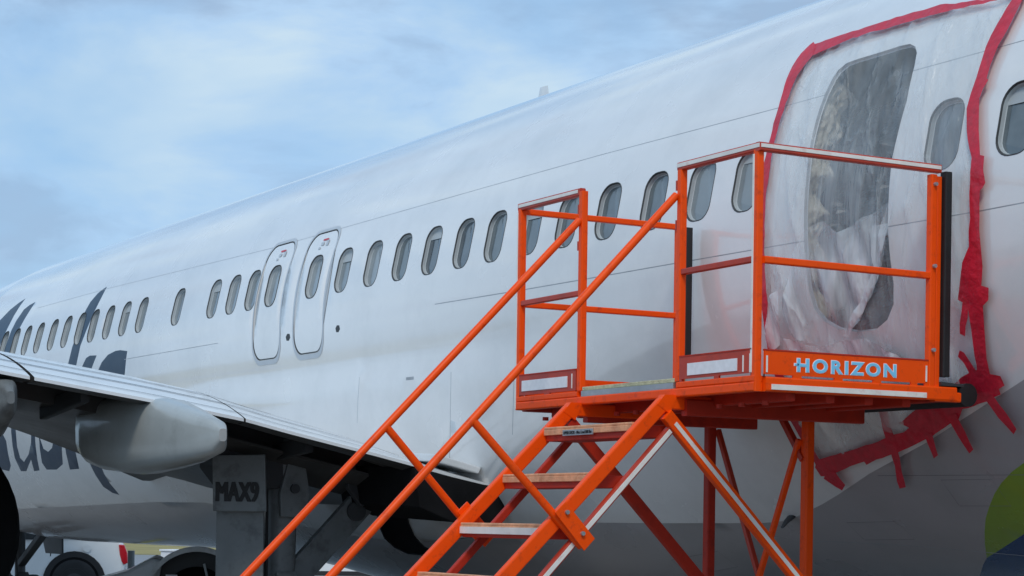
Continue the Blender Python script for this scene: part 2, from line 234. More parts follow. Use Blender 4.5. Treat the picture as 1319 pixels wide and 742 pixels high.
# ------------------------------------------------------------------ the airliner's skin: a curved sheet over (station, angle), with real openings
def rrect(cx, ct, w, h, r, n=6, sup=None):
    pts = []
    for sx, sy, a0 in ((1, 1, 0), (-1, 1, 90), (-1, -1, 180), (1, -1, 270)):
        for k in range(n+1):
            a = math.radians(a0+90*k/n); pts.append((cx+sx*(w/2-r)+r*math.cos(a), ct+(sy*(h/2-r)+r*math.sin(a))/1.88))
    return pts
def pip(x, y, poly):
    c = False; j = len(poly)-1
    for i in range(len(poly)):
        xi, yi = poly[i]; xj, yj = poly[j]
        if (yi > y) != (yj > y) and x < (xj-xi)*(y-yi)/(yj-yi)+xi: c = not c
        j = i
    return c
def bbox(p): xs = [a[0] for a in p]; ys = [a[1] for a in p]; return min(xs), max(xs), min(ys), max(ys)
def dens(poly, step, closed=True):
    out = []; n = len(poly)
    for i in range(n if closed else n-1):
        a, b = poly[i], poly[(i+1) % n]; d = math.hypot(b[0]-a[0], (b[1]-a[1])*1.88); k = max(1, int(d/step))
        for j in range(k): out.append((a[0]+(b[0]-a[0])*j/k, a[1]+(b[1]-a[1])*j/k))
    if not closed: out.append(poly[-1])
    return out
def strip(line, wd):
    """a narrow closed outline along an open polyline on the skin"""
    L_, R_ = [], []
    for i, p in enumerate(line):
        a = line[max(0, i-1)]; b = line[min(len(line)-1, i+1)]; dx, dy = b[0]-a[0], (b[1]-a[1])*1.88; n = math.hypot(dx, dy) or 1
        nx, ny = -dy/n*wd/2, dx/n*wd/2/1.88
        L_.append((p[0]+nx, p[1]+ny)); R_.append((p[0]-nx, p[1]-ny))
    return L_+R_[::-1]
def skin(name, mats, xs, ts, outline=None, holes=(), regions=(), off=0.0, parent=None, under=None, thick=0.0, offf=None, smooth=True):
    """regions: (polygon, material slot) painted in order; under: callable(x, t) -> slot"""
    pts = []; con = []
    hb = [bbox(h) for h in holes]
    keepout = [bbox(r[0]) for r in ()]
    for i, x in enumerate(xs):
        for j, t in enumerate(ts):
            if outline is not None and not pip(x, t, outline): continue
            if any(b[0] <= x <= b[1] and b[2] <= t <= b[3] and pip(x, t, h) for b, h in zip(hb, holes)): continue
            pts.append((x, t))
    def loop(p, closed=True):
        k = len(pts); pts.extend(p); n = len(p)
        con.extend((k+i, k+(i+1) % n) for i in range(n if closed else n-1))
    if outline is not None: loop(outline)
    for h in holes: loop(h)
    for r in regions: loop(r[0])
    vs, es, fs, *_ = delaunay_2d_cdt([Vector((x, t*1.88)) for x, t in pts], con, [], 0, 1e-6)
    vv = [(v[0], v[1]/1.88) for v in vs]; rb = [bbox(r[0]) for r in regions]
    F = []; MI = []
    for f in fs:
        cx = sum(vv[i][0] for i in f)/len(f); ct = sum(vv[i][1] for i in f)/len(f)
        if outline is not None and not pip(cx, ct, outline): continue
        if any(b[0] <= cx <= b[1] and b[2] <= ct <= b[3] and pip(cx, ct, h) for b, h in zip(hb, holes)): continue
        m = under(cx, ct) if under else 0
        for b, r in zip(rb, regions):
            if b[0] <= cx <= b[1] and b[2] <= ct <= b[3] and pip(cx, ct, r[0]): m = r[1]
        F.append(tuple(f)); MI.append(m)
    me = bpy.data.meshes.new(name)
    me.from_pydata([surf(x, t, off+(offf(x, t) if offf else 0)) for x, t in vv], [], F)
    for m in mats: me.materials.append(m)
    me.polygons.foreach_set('material_index', MI)
    bm = bmesh.new(); bm.from_mesh(me)
    bmesh.ops.delete(bm, geom=[v for v in bm.verts if not v.link_faces], context='VERTS')
    c = Vector((0, DC, ZC))
    for f in bm.faces:
        m = f.calc_center_median()
        if f.normal.dot(Vector((0, m.y-c.y, m.z-c.z))) < 0: f.normal_flip()
    if thick:
        r = bmesh.ops.solidify(bm, geom=bm.faces[:], thickness=thick)
    bm.to_mesh(me); bm.free()
    if smooth: me.shade_smooth()
    o = bpy.data.objects.new(name, me); COL.objects.link(o)
    if parent is not None: o.parent = parent; o.matrix_parent_inverse = Matrix.Translation(-Vector(parent_loc(parent)))
    return o
def frange(a, b, st): n = int(round((b-a)/st)); return [a+(b-a)*i/n for i in range(n+1)]

plane = tag(empty('airliner', (-14.1, DC, 0)), 'white airliner with navy lettering and a hole aft where a door plug is missing', 'airplane')
def zth(z): return math.asin(max(-1, min(1, (z-ZC)/1.88)))
WX = [-24.985, -24.485, -23.96, -23.4, -22.87, -22.36, -21.88, -21.35, -20.81, -20.27, -19.19, -18.21, -17.72, -17.25, -16.78, -15.88, -15.28, -14.72, -14.2, -13.69,
      -13.18, -12.70, -12.19, -11.70, -11.19, -10.65, -10.14, -9.663, -7.97, -7.44, -6.93, -6.42, -5.91, -5.40, -4.89, -4.38, -3.87] + [-25.5-.51*k for k in range(8)]
def wz(x): return 3.625+max(0, min(.11, (-9.6-x)*.0068))
wins = {x: rrect(x, zth(wz(x)), .262, .385, .105) for x in WX}
exits = [(-16.80, -16.78), (-15.885, -15.88)]
def exit_outline(cx): return rrect(cx, (zth(3.04)+zth(4.06))/2, .60, (zth(4.06)-zth(3.04))*1.88, .15, 8)
exit_o = [exit_outline(c) for c, _ in exits]
hole = dens(DECAL['hole'][0], .05)
def scale_poly(p, k):
    cx = sum(a[0] for a in p)/len(p); cy = sum(a[1] for a in p)/len(p); return [(cx+(a-cx)*k, cy+(b-cy)*k) for a, b in p]
well = DECAL['well'][0]
skin_holes = [wins[x] for x in WX if abs(x+16.78) > .01 and abs(x+15.88) > .01] + exit_o + [hole, well]
REG = []
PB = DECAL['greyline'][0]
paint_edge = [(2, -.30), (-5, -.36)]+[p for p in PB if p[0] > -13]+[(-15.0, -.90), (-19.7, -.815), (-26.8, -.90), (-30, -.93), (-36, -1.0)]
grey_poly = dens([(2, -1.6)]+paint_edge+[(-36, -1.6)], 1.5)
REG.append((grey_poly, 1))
for p in DECAL['navy']: REG.append((dens(p, .2), 2))
REG.append((dens(DECAL['green'][0], .1), 3)); REG.append(([(x, t if t > -1.5 else -1.2) for x, t in DECAL['blue'][0][1:]], 4))
for k, wd in (('seamU', .006), ('seamL', .006), ('seamV', .007)):
    for p in DECAL[k]: REG.append((strip(dens(p, .3, False), wd), 5))
for (x0_, x1_, t0_, t1_) in ((-9.6, -9.15, -1.02, -.93), (-8.5, -8.1, -.86, -.76), (-7.9, -7.35, -1.0, -.9), (-11.6, -11.1, -1.12, -1.02)):
    REG.append((strip([(x0_, t0_), (x1_, t0_), (x1_, t1_), (x0_, t1_), (x0_, t0_+.003)], .004), 7))
REG.append((strip(dens([(-9.0, -.74), (-5.5, -.76)], .3, False), .004), 7)); REG.append((strip([(-7.0, -1.2), (-7.0, -.5)], .004), 7)); REG.append((strip([(-10.6, -1.2), (-10.6, -.98)], .004), 7))
for p in DECAL['port']: REG.append((p, 6))
for p in DECAL['inspect']: REG.append((p, 5))
M['seam_dark'] = mat('belly_panel_joint', (.17, .165, .17), .5)
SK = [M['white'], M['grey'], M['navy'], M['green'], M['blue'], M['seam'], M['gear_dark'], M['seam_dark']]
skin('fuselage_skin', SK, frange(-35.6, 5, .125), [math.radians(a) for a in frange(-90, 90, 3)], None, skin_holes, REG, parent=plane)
mb = MB()     # the half that faces away
xs = frange(-35.6, 5, .7); ts = [math.radians(a) for a in frange(90, 270, 7.5)]
mb.add([surf(x, t) for x in xs for t in ts], [(i*len(ts)+j, (i+1)*len(ts)+j, (i+1)*len(ts)+j+1, i*len(ts)+j+1) for i in range(len(xs)-1) for j in range(len(ts)-1)])
mb.build('far_skin', M['white'], plane, smooth=True)
# overwing exits: panel, painted outline, small placards
for (cx, wx), o in zip(exits, exit_o):
    b = bbox(o)
    inner = [(cx+(x-cx)*.965, (b[2]+b[3])/2+(t-(b[2]+b[3])/2)*.98) for x, t in o]
    d = skin('overwing_exit', [M['white']], frange(b[0]+.03, b[1]-.03, .08), frange(b[2]+.02, b[3]-.02, .04), inner, [wins[wx]], off=-.002, parent=plane)
    tc_ = (b[2]+b[3])/2
    skin('exit_surround', [M['gear']], [], [], [(cx+(x-cx)*1.01, tc_+(t-tc_)*1.01) for x, t in o], [[(cx+(x-cx)*.93, tc_+(t-tc_)*.95) for x, t in o]], off=-.012, parent=d)
    band = []
    for x, t in o:
        kx, kt = 1.085, (1.075 if t < tc_ else 1.06); band.append((cx+(x-cx)*kx, tc_+(t-tc_)*kt))
    skin('painted_outline', [M['marking']], [], [], dens(band, .06), [dens([(cx+(x-cx)*1.006, tc_+(t-tc_)*1.006) for x, t in o], .06)], off=.0025, parent=d)
    for dx, dt, ww, hh, mm in ((.06, .205, .11, .016, 'red'), (.02, .185, .06, .03, 'marking'), (.12, .185, .05, .05, 'marking'), (-.02, .165, .04, .02, 'marking')):
        skin('placard', [M[mm]], [], [], rrect(cx+dx-.02, tc_+dt+.03, ww, hh, .004, 2), off=.003, parent=d)
# windows: gasket, reveal and pane set back in each opening
def window(x, shade):
    o = wins[x]; ct = zth(wz(x)); n = len(o)
    def ring(k, off, dx=0): return [surf(x+dx+(a-x)*k, ct+(t-ct)*k, off) for a, t in o]
    mb = MB().loft([ring(.95, -.008), ring(.945, -.030), ring(.90, -.036)], cap=False)
    wdw = mb.build('window', M['bezel'], plane, smooth=True); win_names[x] = wdw.name
    MB().loft([ring(1.0, .0015), ring(.985, .003), ring(.955, -.006), ring(.95, -.016)], cap=False).build('gasket', M['gasket'], wdw, smooth=True)
    MB().add(ring(.945, -.033), [tuple(range(n))]).build('pane', M[('shade' if shade else 'pane')+random.choice(['', '', '_b'])], wdw)
def blind(x, frac):
    o = wins[x]; ct = zth(wz(x)); hi = max(t for a, t in o); lo = min(t for a, t in o); cut = hi-(hi-lo)*frac
    P = [(a, max(t, cut)) for a, t in o if t > cut-.03]
    ring = [surf(x+(a-x)*.93, ct+(t-ct)*.93, -.0315) for a, t in P]
    b_ = MB().add(ring, [tuple(range(len(ring)))]).build('blind', M['bezel'], bpy.data.objects[win_names[x]]); return b_
win_names = {}
random.seed(12)
for i, x in enumerate(WX): window(x, i in (0, 3, 4, 8, 10, 14, 15, 27, 26) or x < -14.5)
for x, fr_ in ((-7.44, .25), (-9.663, .16), (-12.19, .3), (-13.69, .22), (-15.28, .4), (-18.21, .3), (-20.81, .45)): blind(x, fr_)

# the opening left by the missing door plug: jamb, insulation, liner and cabin behind it
ob = bbox(DECAL['hole'][0]); hc = ((ob[0]+ob[1])/2, (ob[2]+ob[3])/2)
def hring(kx, kt, off): return [surf(hc[0]+(x-hc[0])*kx, hc[1]+(t-hc[1])*kt, off) for x, t in hole]
opening = MB().loft([hring(1, 1, 0), hring(1, 1, -.02), hring(.99, .995, -.024)], cap=False).build('door_plug_opening', M['marking'], plane, smooth=True)
random.seed(4)
mb = MB(); nz, nx = 110, 22      # puffy beige blanket on the forward jamb
for i in range(nz+1):
    t = ob[2]+.02+(ob[3]-ob[2]-.06)*i/nz
    for j in range(nx+1):
        u = j/nx; wob = .02*math.sin(i*.3)+.015*noise.noise(Vector((i*.17, 0, 2)))
        x = ob[0]-.03+u*(-.02+wob+.03*noise.noise(Vector((i*.07, 3, 1)))); puff = .035*math.sin(math.pi*u)*(.8+.3*math.sin(i*.41))+.03*abs(noise.noise(Vector((u*5, i*.19, 0))))+.015*abs(noise.noise(Vector((u*9, i*.45, 4))))-.02
        mb.v.append(surf(x+puff*.8, t, -.02-u*(.20+wob)))
for i in range(nz):
    for j in range(nx): a = i*(nx+1)+j; mb.f.append((a, a+1, a+nx+2, a+nx+1)); mb.mi.append(0)
mb.build('insulation_blanket', M['blanket'], opening, smooth=True)
mb = MB(); nx, nz = 44, 60      # creased sheet hung across the cabin side
for i in range(nz+1):
    for j in range(nx+1):
        x = ob[0]-.8+1.9*j/nx; t = ob[2]-.15+(ob[3]-ob[2]+.2)*i/nz
        p = Vector((x*2.6, t*4.5, .7)); c = noise.noise(p*1.6)*.13+abs(noise.noise(p*3.1))*.10+abs(noise.noise(p*7))*.03
        mb.v.append(surf(x, t, -.44+c))
for i in range(nz):
    for j in range(nx): a = i*(nx+1)+j; mb.f.append((a, a+1, a+nx+2, a+nx+1)); mb.mi.append(0)
mb.build('cabin_liner', M['liner'], opening)
mb = MB(); mb.beam(surf(-8.75, -.02, -.24), surf(-8.36, -.02, -.24), .05, .07); mb.build('pale_bracket', M['bezel'], opening)

# wheel well in the belly
wb_ = bbox(well); wc = ((wb_[0]+wb_[1])/2, (wb_[2]+wb_[3])/2)
def wring(k, off): return [surf(wc[0]+(x-wc[0])*k, wc[1]+(t-wc[1])*k, off) for x, t in dens(well, .08)]
MB().loft([wring(1.0, .001), wring(.985, -.06), wring(.97, -.5)], cap=True).build('wheel_well', M['dark'], plane, smooth=True)
MB().loft([wring(1.02, .003), wring(1.01, .012), wring(.99, .008), wring(.985, -.03)], cap=False).build('wheel_well_seal', M['black'], plane, smooth=True)

MB().loft([[(x+.03*math.cos(a)*k, surf(x, -.88)[1]-dy, surf(x, -.88)[2]-.02+.012*math.sin(a)*k-dy*.6) for a in [2*math.pi*i/10 for i in range(10)]] for x, dy, k in ((-10.06, -.02, 1.4), (-10.04, .04, 1.0), (-10.0, .10, .6))]).build('drain_mast', M['gear_dark'], plane, smooth=True)
# blade antenna on the crown
def fin(px, y, z, ch, h, t):
    r = []
    for k in range(7):
        u = k/6; c = ch*(1-.55*u); x0 = px+.16*u*ch*2
        r.append([(x0+c*a, y+t*b*(1-.4*u), z+h*u) for a, b in ((0, 0), (.2, .5), (.5, .6), (1, 0), (.5, -.6), (.2, -.5))])
    return r
MB().loft(fin(-15.35, DC, 5.10, .30, .27, .03)).build('blade_antenna', M['wing'], plane, smooth=True)

# ------------------------------------------------------------------ wing
TE = [(-9.2, 4.0), (3.5, 2.541), (3.575, 2.527), (3.82, 2.491), (4.68, 2.372), (5.29, 2.275), (5.64, 2.196), (6.2, 2.083), (6.73, 1.969), (7.3, 1.843)]
def zte(y): return lerp_tab(TE, y)
def xte(y): return -13.0 if y > 3.4 else -13.0+(3.4-y)*.26
def xle(y): return -20.9+(7.3-y)*.62 if y > 3.4 else -18.48+(3.4-y)*.52
def zup(y, s): return zte(y)+.010+lerp_tab([(-9, .28), (3.4, .42), (5.2, .43), (6.2, .36), (6.8, .26), (7.3, .20)], y)*(1-math.exp(-s/1.2))
def zlo(y, s):
    c = xte(y)-xle(y); u = min(1, s/c)
    return zte(y)-.012+min(s, 7)*.042*(0 if s < .8 else 1)*min(1, (s-.8)/2 if s > .8 else 0)-lerp_tab([(-9, .03), (3.4, .06), (4.8, .10), (7.3, .24)], y)*max(0, math.sin(math.pi*u))**.8
def wing_section(y, s0, s1, upper_only=False, th=None, n=14):
    c = xte(y)-xle(y); s1 = s1 if s1 else c
    up = []; lo = []
    for k in range(n+1):
        s = s0+(s1-s0)*(k/n)**1.3 if s1 > 2 else s0+(s1-s0)*k/n
        zu = zup(y, s); zl = zlo(y, s)
        if s > c*.75:                                  # round the nose of the section
            q = math.sqrt(max(0, 1-((s-c*.75)/(c*.25))**2)); mid = (zu+zl)/2-.1*(1-q); zu = mid+(zu-mid)*q+.002; zl = mid+(zl-mid)*q-.002
        if th is not None: zl = max(zl, zu-th*(.25+.75*math.sin(math.pi*min(1, .12+.8*k/n))))
        up.append((xte(y)-s, y, zu)); lo.append((xte(y)-s, y, zl))
    return up+lo[::-1]
def mirror(mb, y0=DC): return MB().add([(x, 2*y0-y, z) for x, y, z in mb.v], [tuple(reversed(f)) for f in mb.f])
ys = [7.75, 7.3, 6.9, 6.4, 5.9, 5.4, 4.9, 4.4, 3.9, 3.4, 2.5, 1.0, -1.5, -4.5, -7.5, -9.1]
wing = MB().loft([wing_section(y, .95, None) for y in ys])
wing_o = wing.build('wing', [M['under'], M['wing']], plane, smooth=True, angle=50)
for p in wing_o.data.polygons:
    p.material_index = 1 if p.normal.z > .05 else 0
mirror(wing).build('wing', M['wing'], plane, smooth=True, angle=50)
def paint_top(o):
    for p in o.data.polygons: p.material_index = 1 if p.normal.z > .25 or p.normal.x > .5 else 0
def flap(y0, y1, name='flap'):
    k = 6; yy = [y0+(y1-y0)*i/k for i in range(k+1)]
    rear = MB().loft([wing_section(y, 0.0, .36, th=.09, n=6) for y in yy]).build(name, [M['under'], M['wing']], plane, smooth=True, angle=35); paint_top(rear)
    fore = MB().loft([wing_section(y, .372, .66, th=.12, n=6) for y in yy]).build('flap_vane', [M['under'], M['wing']], rear, smooth=True, angle=35); paint_top(fore)
    sp = MB().loft([wing_section(y, .675, 1.0, th=.03, n=6) for y in yy]).build('spoiler', [M['under'], M['wing']], plane, smooth=True, angle=35); paint_top(sp)
    return rear
flap(7.25, 5.27); flap(5.255, 3.80); flap(3.77, 1.0)
# dark cove and tracks ahead of the flap, seen from below
for y in (3.3, 4.25, 5.1, 5.9, 6.7): MB().beam((-13.35, y, zte(y)+.0), (-14.3, y, zte(y)-.08), .06, .12).build('flap_track', M['gear_dark'], plane)
mb = MB()
for s, d in ((-13.75, .10), (-14.05, .16)):
    mb.add([(s, 5.30, zte(5.3)-d+.05), (s, 6.75, zte(6.75)-d+.05), (s-.24, 6.75, zte(6.75)-d-.02), (s-.24, 5.30, zte(5.3)-d-.02), (s, 5.30, zte(5.3)-d+.03), (s, 6.75, zte(6.75)-d+.03), (s-.24, 6.75, zte(6.75)-d-.04), (s-.24, 5.30, zte(5.3)-d-.04)],
           [(0, 1, 2, 3), (7, 6, 5, 4), (0, 4, 5, 1), (1, 5, 6, 2), (2, 6, 7, 3), (3, 7, 4, 0)])
mb.build('fore_flap', M['under'], plane)
# black slab added to stand for the shade under the wing root
MB().prism([(-12.97, 7.12, 1.875), (-12.97, 7.25, 1.86), (-12.97, 7.31, 1.66), (-12.97, 7.18, 1.58), (-12.97, 6.86, 1.60), (-12.97, 6.60, 1.70), (-12.97, 6.55, 1.985)], (-12.97, 0, 0), (-14.3, 0, .04)).build('root_shade_slab', M['dark'], plane, bevel=.01)
# white fillet plate at the root
MB().prism([(-13.02, 6.75, 2.035), (-13.02, 7.1, 1.955), (-13.02, 7.12, 2.0), (-13.02, 6.75, 2.09)], (-13.02, 0, 0), (-13.5, 0, .02)).build('root_fillet', M['wing'], plane, bevel=.008)

# dark joints between the flap panels and slits in the upper skin
def top_line(name, pts, wd=.022):
    mb = MB(); q = []
    for (y0, s0), (y1, s1) in zip(pts, pts[1:]):
        k = max(2, int(abs(y1-y0)/.15)+2); q += [(y0+(y1-y0)*i/k, s0+(s1-s0)*i/k) for i in range(k)]
    q.append(pts[-1]); along = abs(q[-1][0]-q[0][0]) > abs(q[-1][1]-q[0][1])
    for y, s in q:
        for e in (-wd/2, wd/2):
            yy, ss = (y, s+e) if along else (y+e, s); mb.v.append((xte(yy)-ss, yy, zup(yy, ss)+.006))
    for i in range(len(q)-1): mb.f.append((2*i, 2*i+1, 2*i+3, 2*i+2)); mb.mi.append(0)
    return mb.build(name, M['gear_dark'], plane)
top_line('flap_joint', [(2.0, .366), (7.0, .366)], .02); top_line('flap_joint', [(2.0, .668), (7.0, .668)], .026); top_line('flap_joint', [(2.0, .12), (7.0, .12)], .01)
top_line('skin_slit', [(5.55, 2.0), (5.85, .95)], .03); top_line('skin_slit', [(6.05, 1.35), (6.42, 1.02)], .07); top_line('skin_slit', [(3.77, 1.6), (3.80, 1.02)], .03); top_line('skin_slit', [(6.6, .95), (6.95, .85)], .04)
# canoe-shaped flap track fairings
def canoe(yc, secs, name='flap_track_fairing', m='fairing'):
    rings = []
    for x, w, zb, zt in secs:
        r = []
        for k in range(20):
            a = 2*math.pi*k/20; cy, cz = math.cos(a), math.sin(a)
            r.append((x, yc+w/2*math.copysign(abs(cy)**.55, cy), (zb+zt)/2+(zt-zb)/2*math.copysign(abs(cz)**.65, cz)))
        rings.append(r)
    return MB().loft(rings).build(name, M[m], plane, smooth=True, angle=45)
canoe(4.72, [(-12.02, .05, 2.09, 2.17), (-12.10, .12, 2.02, 2.22), (-12.5, .24, 1.965, 2.31), (-12.95, .34, 1.93, 2.40), (-13.5, .40, 1.90, 2.44), (-14.0, .42, 1.93, 2.46), (-14.3, .41, 1.97, 2.46), (-14.48, .36, 2.02, 2.46), (-14.56, .26, 2.10, 2.46), (-14.59, .1, 2.2, 2.44)])
canoe(3.62, [(-12.9, .05, 2.32, 2.40), (-13.0, .14, 2.24, 2.48), (-13.4, .26, 2.12, 2.52), (-14.0, .36, 2.00, 2.56), (-15.0, .40, 1.98, 2.56), (-16.0, .36, 2.05, 2.5), (-16.8, .1, 2.2, 2.4)], m='gear')
# engine nacelle, its dark aft end towards the viewer
def nac(yc, name):
    prof = [(-16.2, .30), (-16.4, .42), (-16.55, .86), (-16.6, .91), (-17.2, .97), (-18.2, 1.03), (-19.2, 1.03), (-19.9, .98), (-20.3, .90), (-20.4, .82), (-20.2, .76), (-19.5, .74)]
    rings = [[(x, yc+r*math.cos(2*math.pi*k/40), 1.47+r*math.sin(2*math.pi*k/40)*(1 if math.sin(2*math.pi*k/40) > 0 else .95)) for k in range(40)] for x, r in prof]
    e = MB().loft(rings).build(name, M['black'], plane, smooth=True, angle=40)
    MB().loft([[(x, yc+w*s, z) for s, z in ((-1, z0), (1, z0), (1, z1), (-1, z1))] for x, w, z0, z1 in ((-15.6, .04, 2.2, 2.35), (-17.0, .16, 2.0, 2.45), (-19.0, .2, 2.2, 2.7), (-20.0, .05, 2.35, 2.6))]).build('pylon', M['fairing'], plane, bevel=.02)
nac(3.84, 'engine_nacelle'); nac(2*DC-3.84, 'engine_nacelle')

# ------------------------------------------------------------------ main landing gear (left leg in view; right leg mirrored)
def wheel_mb(c, r, wd, axis='y'):
    rings = []; prof = [(-.5, .60), (-.5, .80), (-.42, .94), (-.28, .99), (0, 1), (.28, .99), (.42, .94), (.5, .80), (.5, .60)]
    for a, k in prof:
        rings.append([(c[0]+r*k*math.cos(2*math.pi*i/36), c[1]+a*wd, c[2]+r*k*math.sin(2*math.pi*i/36)) if axis == 'y' else (c[0]+a*wd, c[1]+r*k*math.cos(2*math.pi*i/36), c[2]+r*k*math.sin(2*math.pi*i/36)) for i in range(36)])
    return MB().loft(rings)
def rim_mb(c, r, wd, axis='y'):
    rings = []
    for a, k in ((-.48, .15), (-.5, .35), (-.42, .5), (-.5, .6), (.5, .6), (.42, .5), (.5, .35), (.48, .15)):
        rings.append([(c[0]+r*k*math.cos(2*math.pi*i/28), c[1]+a*wd, c[2]+r*k*math.sin(2*math.pi*i/28)) if axis == 'y' else (c[0]+a*wd, c[1]+r*k*math.cos(2*math.pi*i/28), c[2]+r*k*math.sin(2*math.pi*i/28)) for i in range(28)])
    return MB().loft(rings)
def main_gear(sgn):
    fy = (lambda y: y) if sgn > 0 else (lambda y: 2*DC-y)
    x, y = -14.08, 6.0
    mb = MB().tube([(x, fy(y), 2.22), (x, fy(y), 1.02)], [.13, .105], 20)
    mb.tube([(x, fy(y), 1.93), (x, fy(y), 2.20)], .15, 18)
    g = mb.build('landing_gear', M['gear'], plane, smooth=True)
    MB().tube([(x, fy(y), 1.06), (x, fy(y), .60)], .075, 18).build('oleo', M['chrome'], g, smooth=True)
    MB().tube([(x, fy(y), 1.02), (x, fy(y), 1.10)], .125, 20).build('collar', M['gear'], g, smooth=True)
    MB().tube([(x, fy(y-.55), .565), (x, fy(y+.55), .565)], .07, 14).build('axle', M['gear'], g, smooth=True)
    for s in (-.43, .43):
        wm = wheel_mb((x, fy(y+s), .565), .565, .40).build('tyre', M['tyre'], g, smooth=True); rim_mb((x, fy(y+s), .565), .565, .40).build('rim', M['gear'], g, smooth=True)
    # folding side brace with its lugs and bolts
    b0, b1 = Vector((x+.02, fy(6.02), 1.08)), Vector((x-.10, fy(6.86), 1.90)); d = (b1-b0).normalized()
    MB().beam(b0, b1, .07, .21, up=Vector((0, -d.z*sgn, abs(d.y))), r=.012).build('side_brace', M['gear'], g, bevel=.004)
    mid = b0+(b1-b0)*.72
    MB().tube([mid-Vector((-.07, 0, 0)), mid-Vector((.10, 0, 0))], .075, 18).build('pivot', M['gear_dark'], g, smooth=True)
    m2 = b0+(b1-b0)*.86; MB().tube([m2+Vector((.055, 0, 0)), m2-Vector((.08, 0, 0))], .035, 14).build('pivot', M['gear_dark'], g, smooth=True)
    MB().prism([(x+.1, fy(6.5), 2.02), (x+.1, fy(6.72), 2.0), (x+.1, fy(6.78), 1.80), (x+.1, fy(6.62), 1.70), (x+.1, fy(6.50), 1.85)], (0, 0, 0), (-.06, 0, 0)).build('hanger', M['gear_dark'], g, bevel=.006)
    # torque link and bracket behind the leg
    MB().beam((x+.1, fy(6.0), 1.20), (x+.36, fy(6.0), .86), .16, .05).build('torque_link', M['gear'], g)
    MB().beam((x+.36, fy(6.0), .86), (x+.08, fy(6.0), .62), .16, .05).build('torque_link', M['gear'], g)
    mb = MB()
    for k in range(3): mb.tube([(x+.05, fy(5.78+.035*k), 2.2), (x+.06, fy(5.80+.03*k), 1.7), (x+.04, fy(5.83+.02*k), 1.15), (x+.02, fy(5.85), .75)], .012, 8)
    mb.build('hydraulic_line', M['black'], g, smooth=True)
    # trunnion housing up in the wing
    MB().prism([(x-.28, fy(5.45), 2.36), (x-.28, fy(6.05), 2.24), (x-.28, fy(6.05), 1.95), (x-.28, fy(5.93), 1.83), (x-.28, fy(5.60), 1.80), (x-.28, fy(5.45), 1.98)], (0, 0, 0), (.42, 0, 0)).build('trunnion_housing', M['gear_dark'], g, bevel=.02)
    MB().prism([(x+.12, fy(5.98), 2.02), (x+.12, fy(6.12), 2.02), (x+.12, fy(6.16), 1.78), (x+.12, fy(6.10), 1.62), (x+.12, fy(5.93), 1.62), (x+.12, fy(5.92), 1.80)], (0, 0, 0), (.05, 0, 0)).build('lug_plate', M['gear'], g, bevel=.01)
    MB().tube([(x+.165, fy(6.03), 1.83), (x+.20, fy(6.03), 1.83)], .035, 12).build('bolt', M['gear_dark'], g)
    return g
g1 = main_gear(1); main_gear(-1)
# gear doors on the outboard side of the leg
dv = Vector((.62, .785, 0)); nv = Vector((dv.y, -dv.x, 0))
def door(o, w0, w1, z0, z1, name, par, lean=0.0, th=.03):
    o = Vector(o); mb = MB()
    P = [o, o+dv*w0+Vector((0, 0, .008)), o+dv*w1+Vector((0, 0, z0-o.z))-dv*0, o+Vector((0, 0, z0-o.z))+dv*lean]
    P[0].z = z1; P[1].z = z1+.01
    return mb.prism(P, (0, 0, 0), nv*-th).build(name, M['gear'] if name == 'gear_door' else M['gear'], par, bevel=.008)
lower = door((-14.02, 5.46, 0), .36, .36, .55, 1.72, 'gear_door', g1)
upper = door((-13.92, 5.385, 0), .395, .41, 1.655, 2.06, 'gear_door', g1, lean=.01)
mb = MB()
for q in range(4): place_text(mb, 'MAX9', .14, 0.0, Vector((-13.92, 5.385, 1.725))+dv*(.03+.006*q)+nv*(.004+.0004*q), dv, (0, 0, 1), width=.310, height=.145, depth=.002)
mb.build('door_lettering', M['black'], upper)

# nose gear far forward
def nose_gear():
    x = -31.0
    g = MB().tube([(x, DC, 1.5), (x+.05, DC, .45)], .08, 14).build('nose_gear', M['gear_dark'], plane, smooth=True)
    for s in (-.2, .2): wheel_mb((x+.05, DC+s, .34), .34, .2).build('tyre', M['tyre'], g, smooth=True)
    MB().beam((x+.1, DC, .85), (x+1.3, DC, 1.35), .12, .10).build('drag_strut', M['gear_dark'], g)
    MB().beam((x+.12, DC, .7), (x+.4, DC, .5), .2, .05).build('torque_link', M['gear_dark'], g)
    for s in (-.5, .5): MB().prism([(x-.6, DC+s, 1.35), (x+.5, DC+s, 1.30), (x+.45, DC+s*1.05, 1.0), (x-.4, DC+s*1.05, 1.0)], (0, 0, 0), (0, .03, 0)).build('nose_gear_door', M['gear_dark'], g)
    mb = MB(); mb.tube([(x+.1, DC-.12, 1.2), (x+.3, DC-.15, .95), (x+.25, DC-.1, .7), (x+.1, DC-.12, .5)], .02, 8); mb.tube([(x, DC-.15, 1.1), (x+.02, DC-.2, .8), (x+.05, DC-.1, .55)], .016, 8)
    mb.build('hydraulic_line', M['black'], g, smooth=True)
nose_gear()

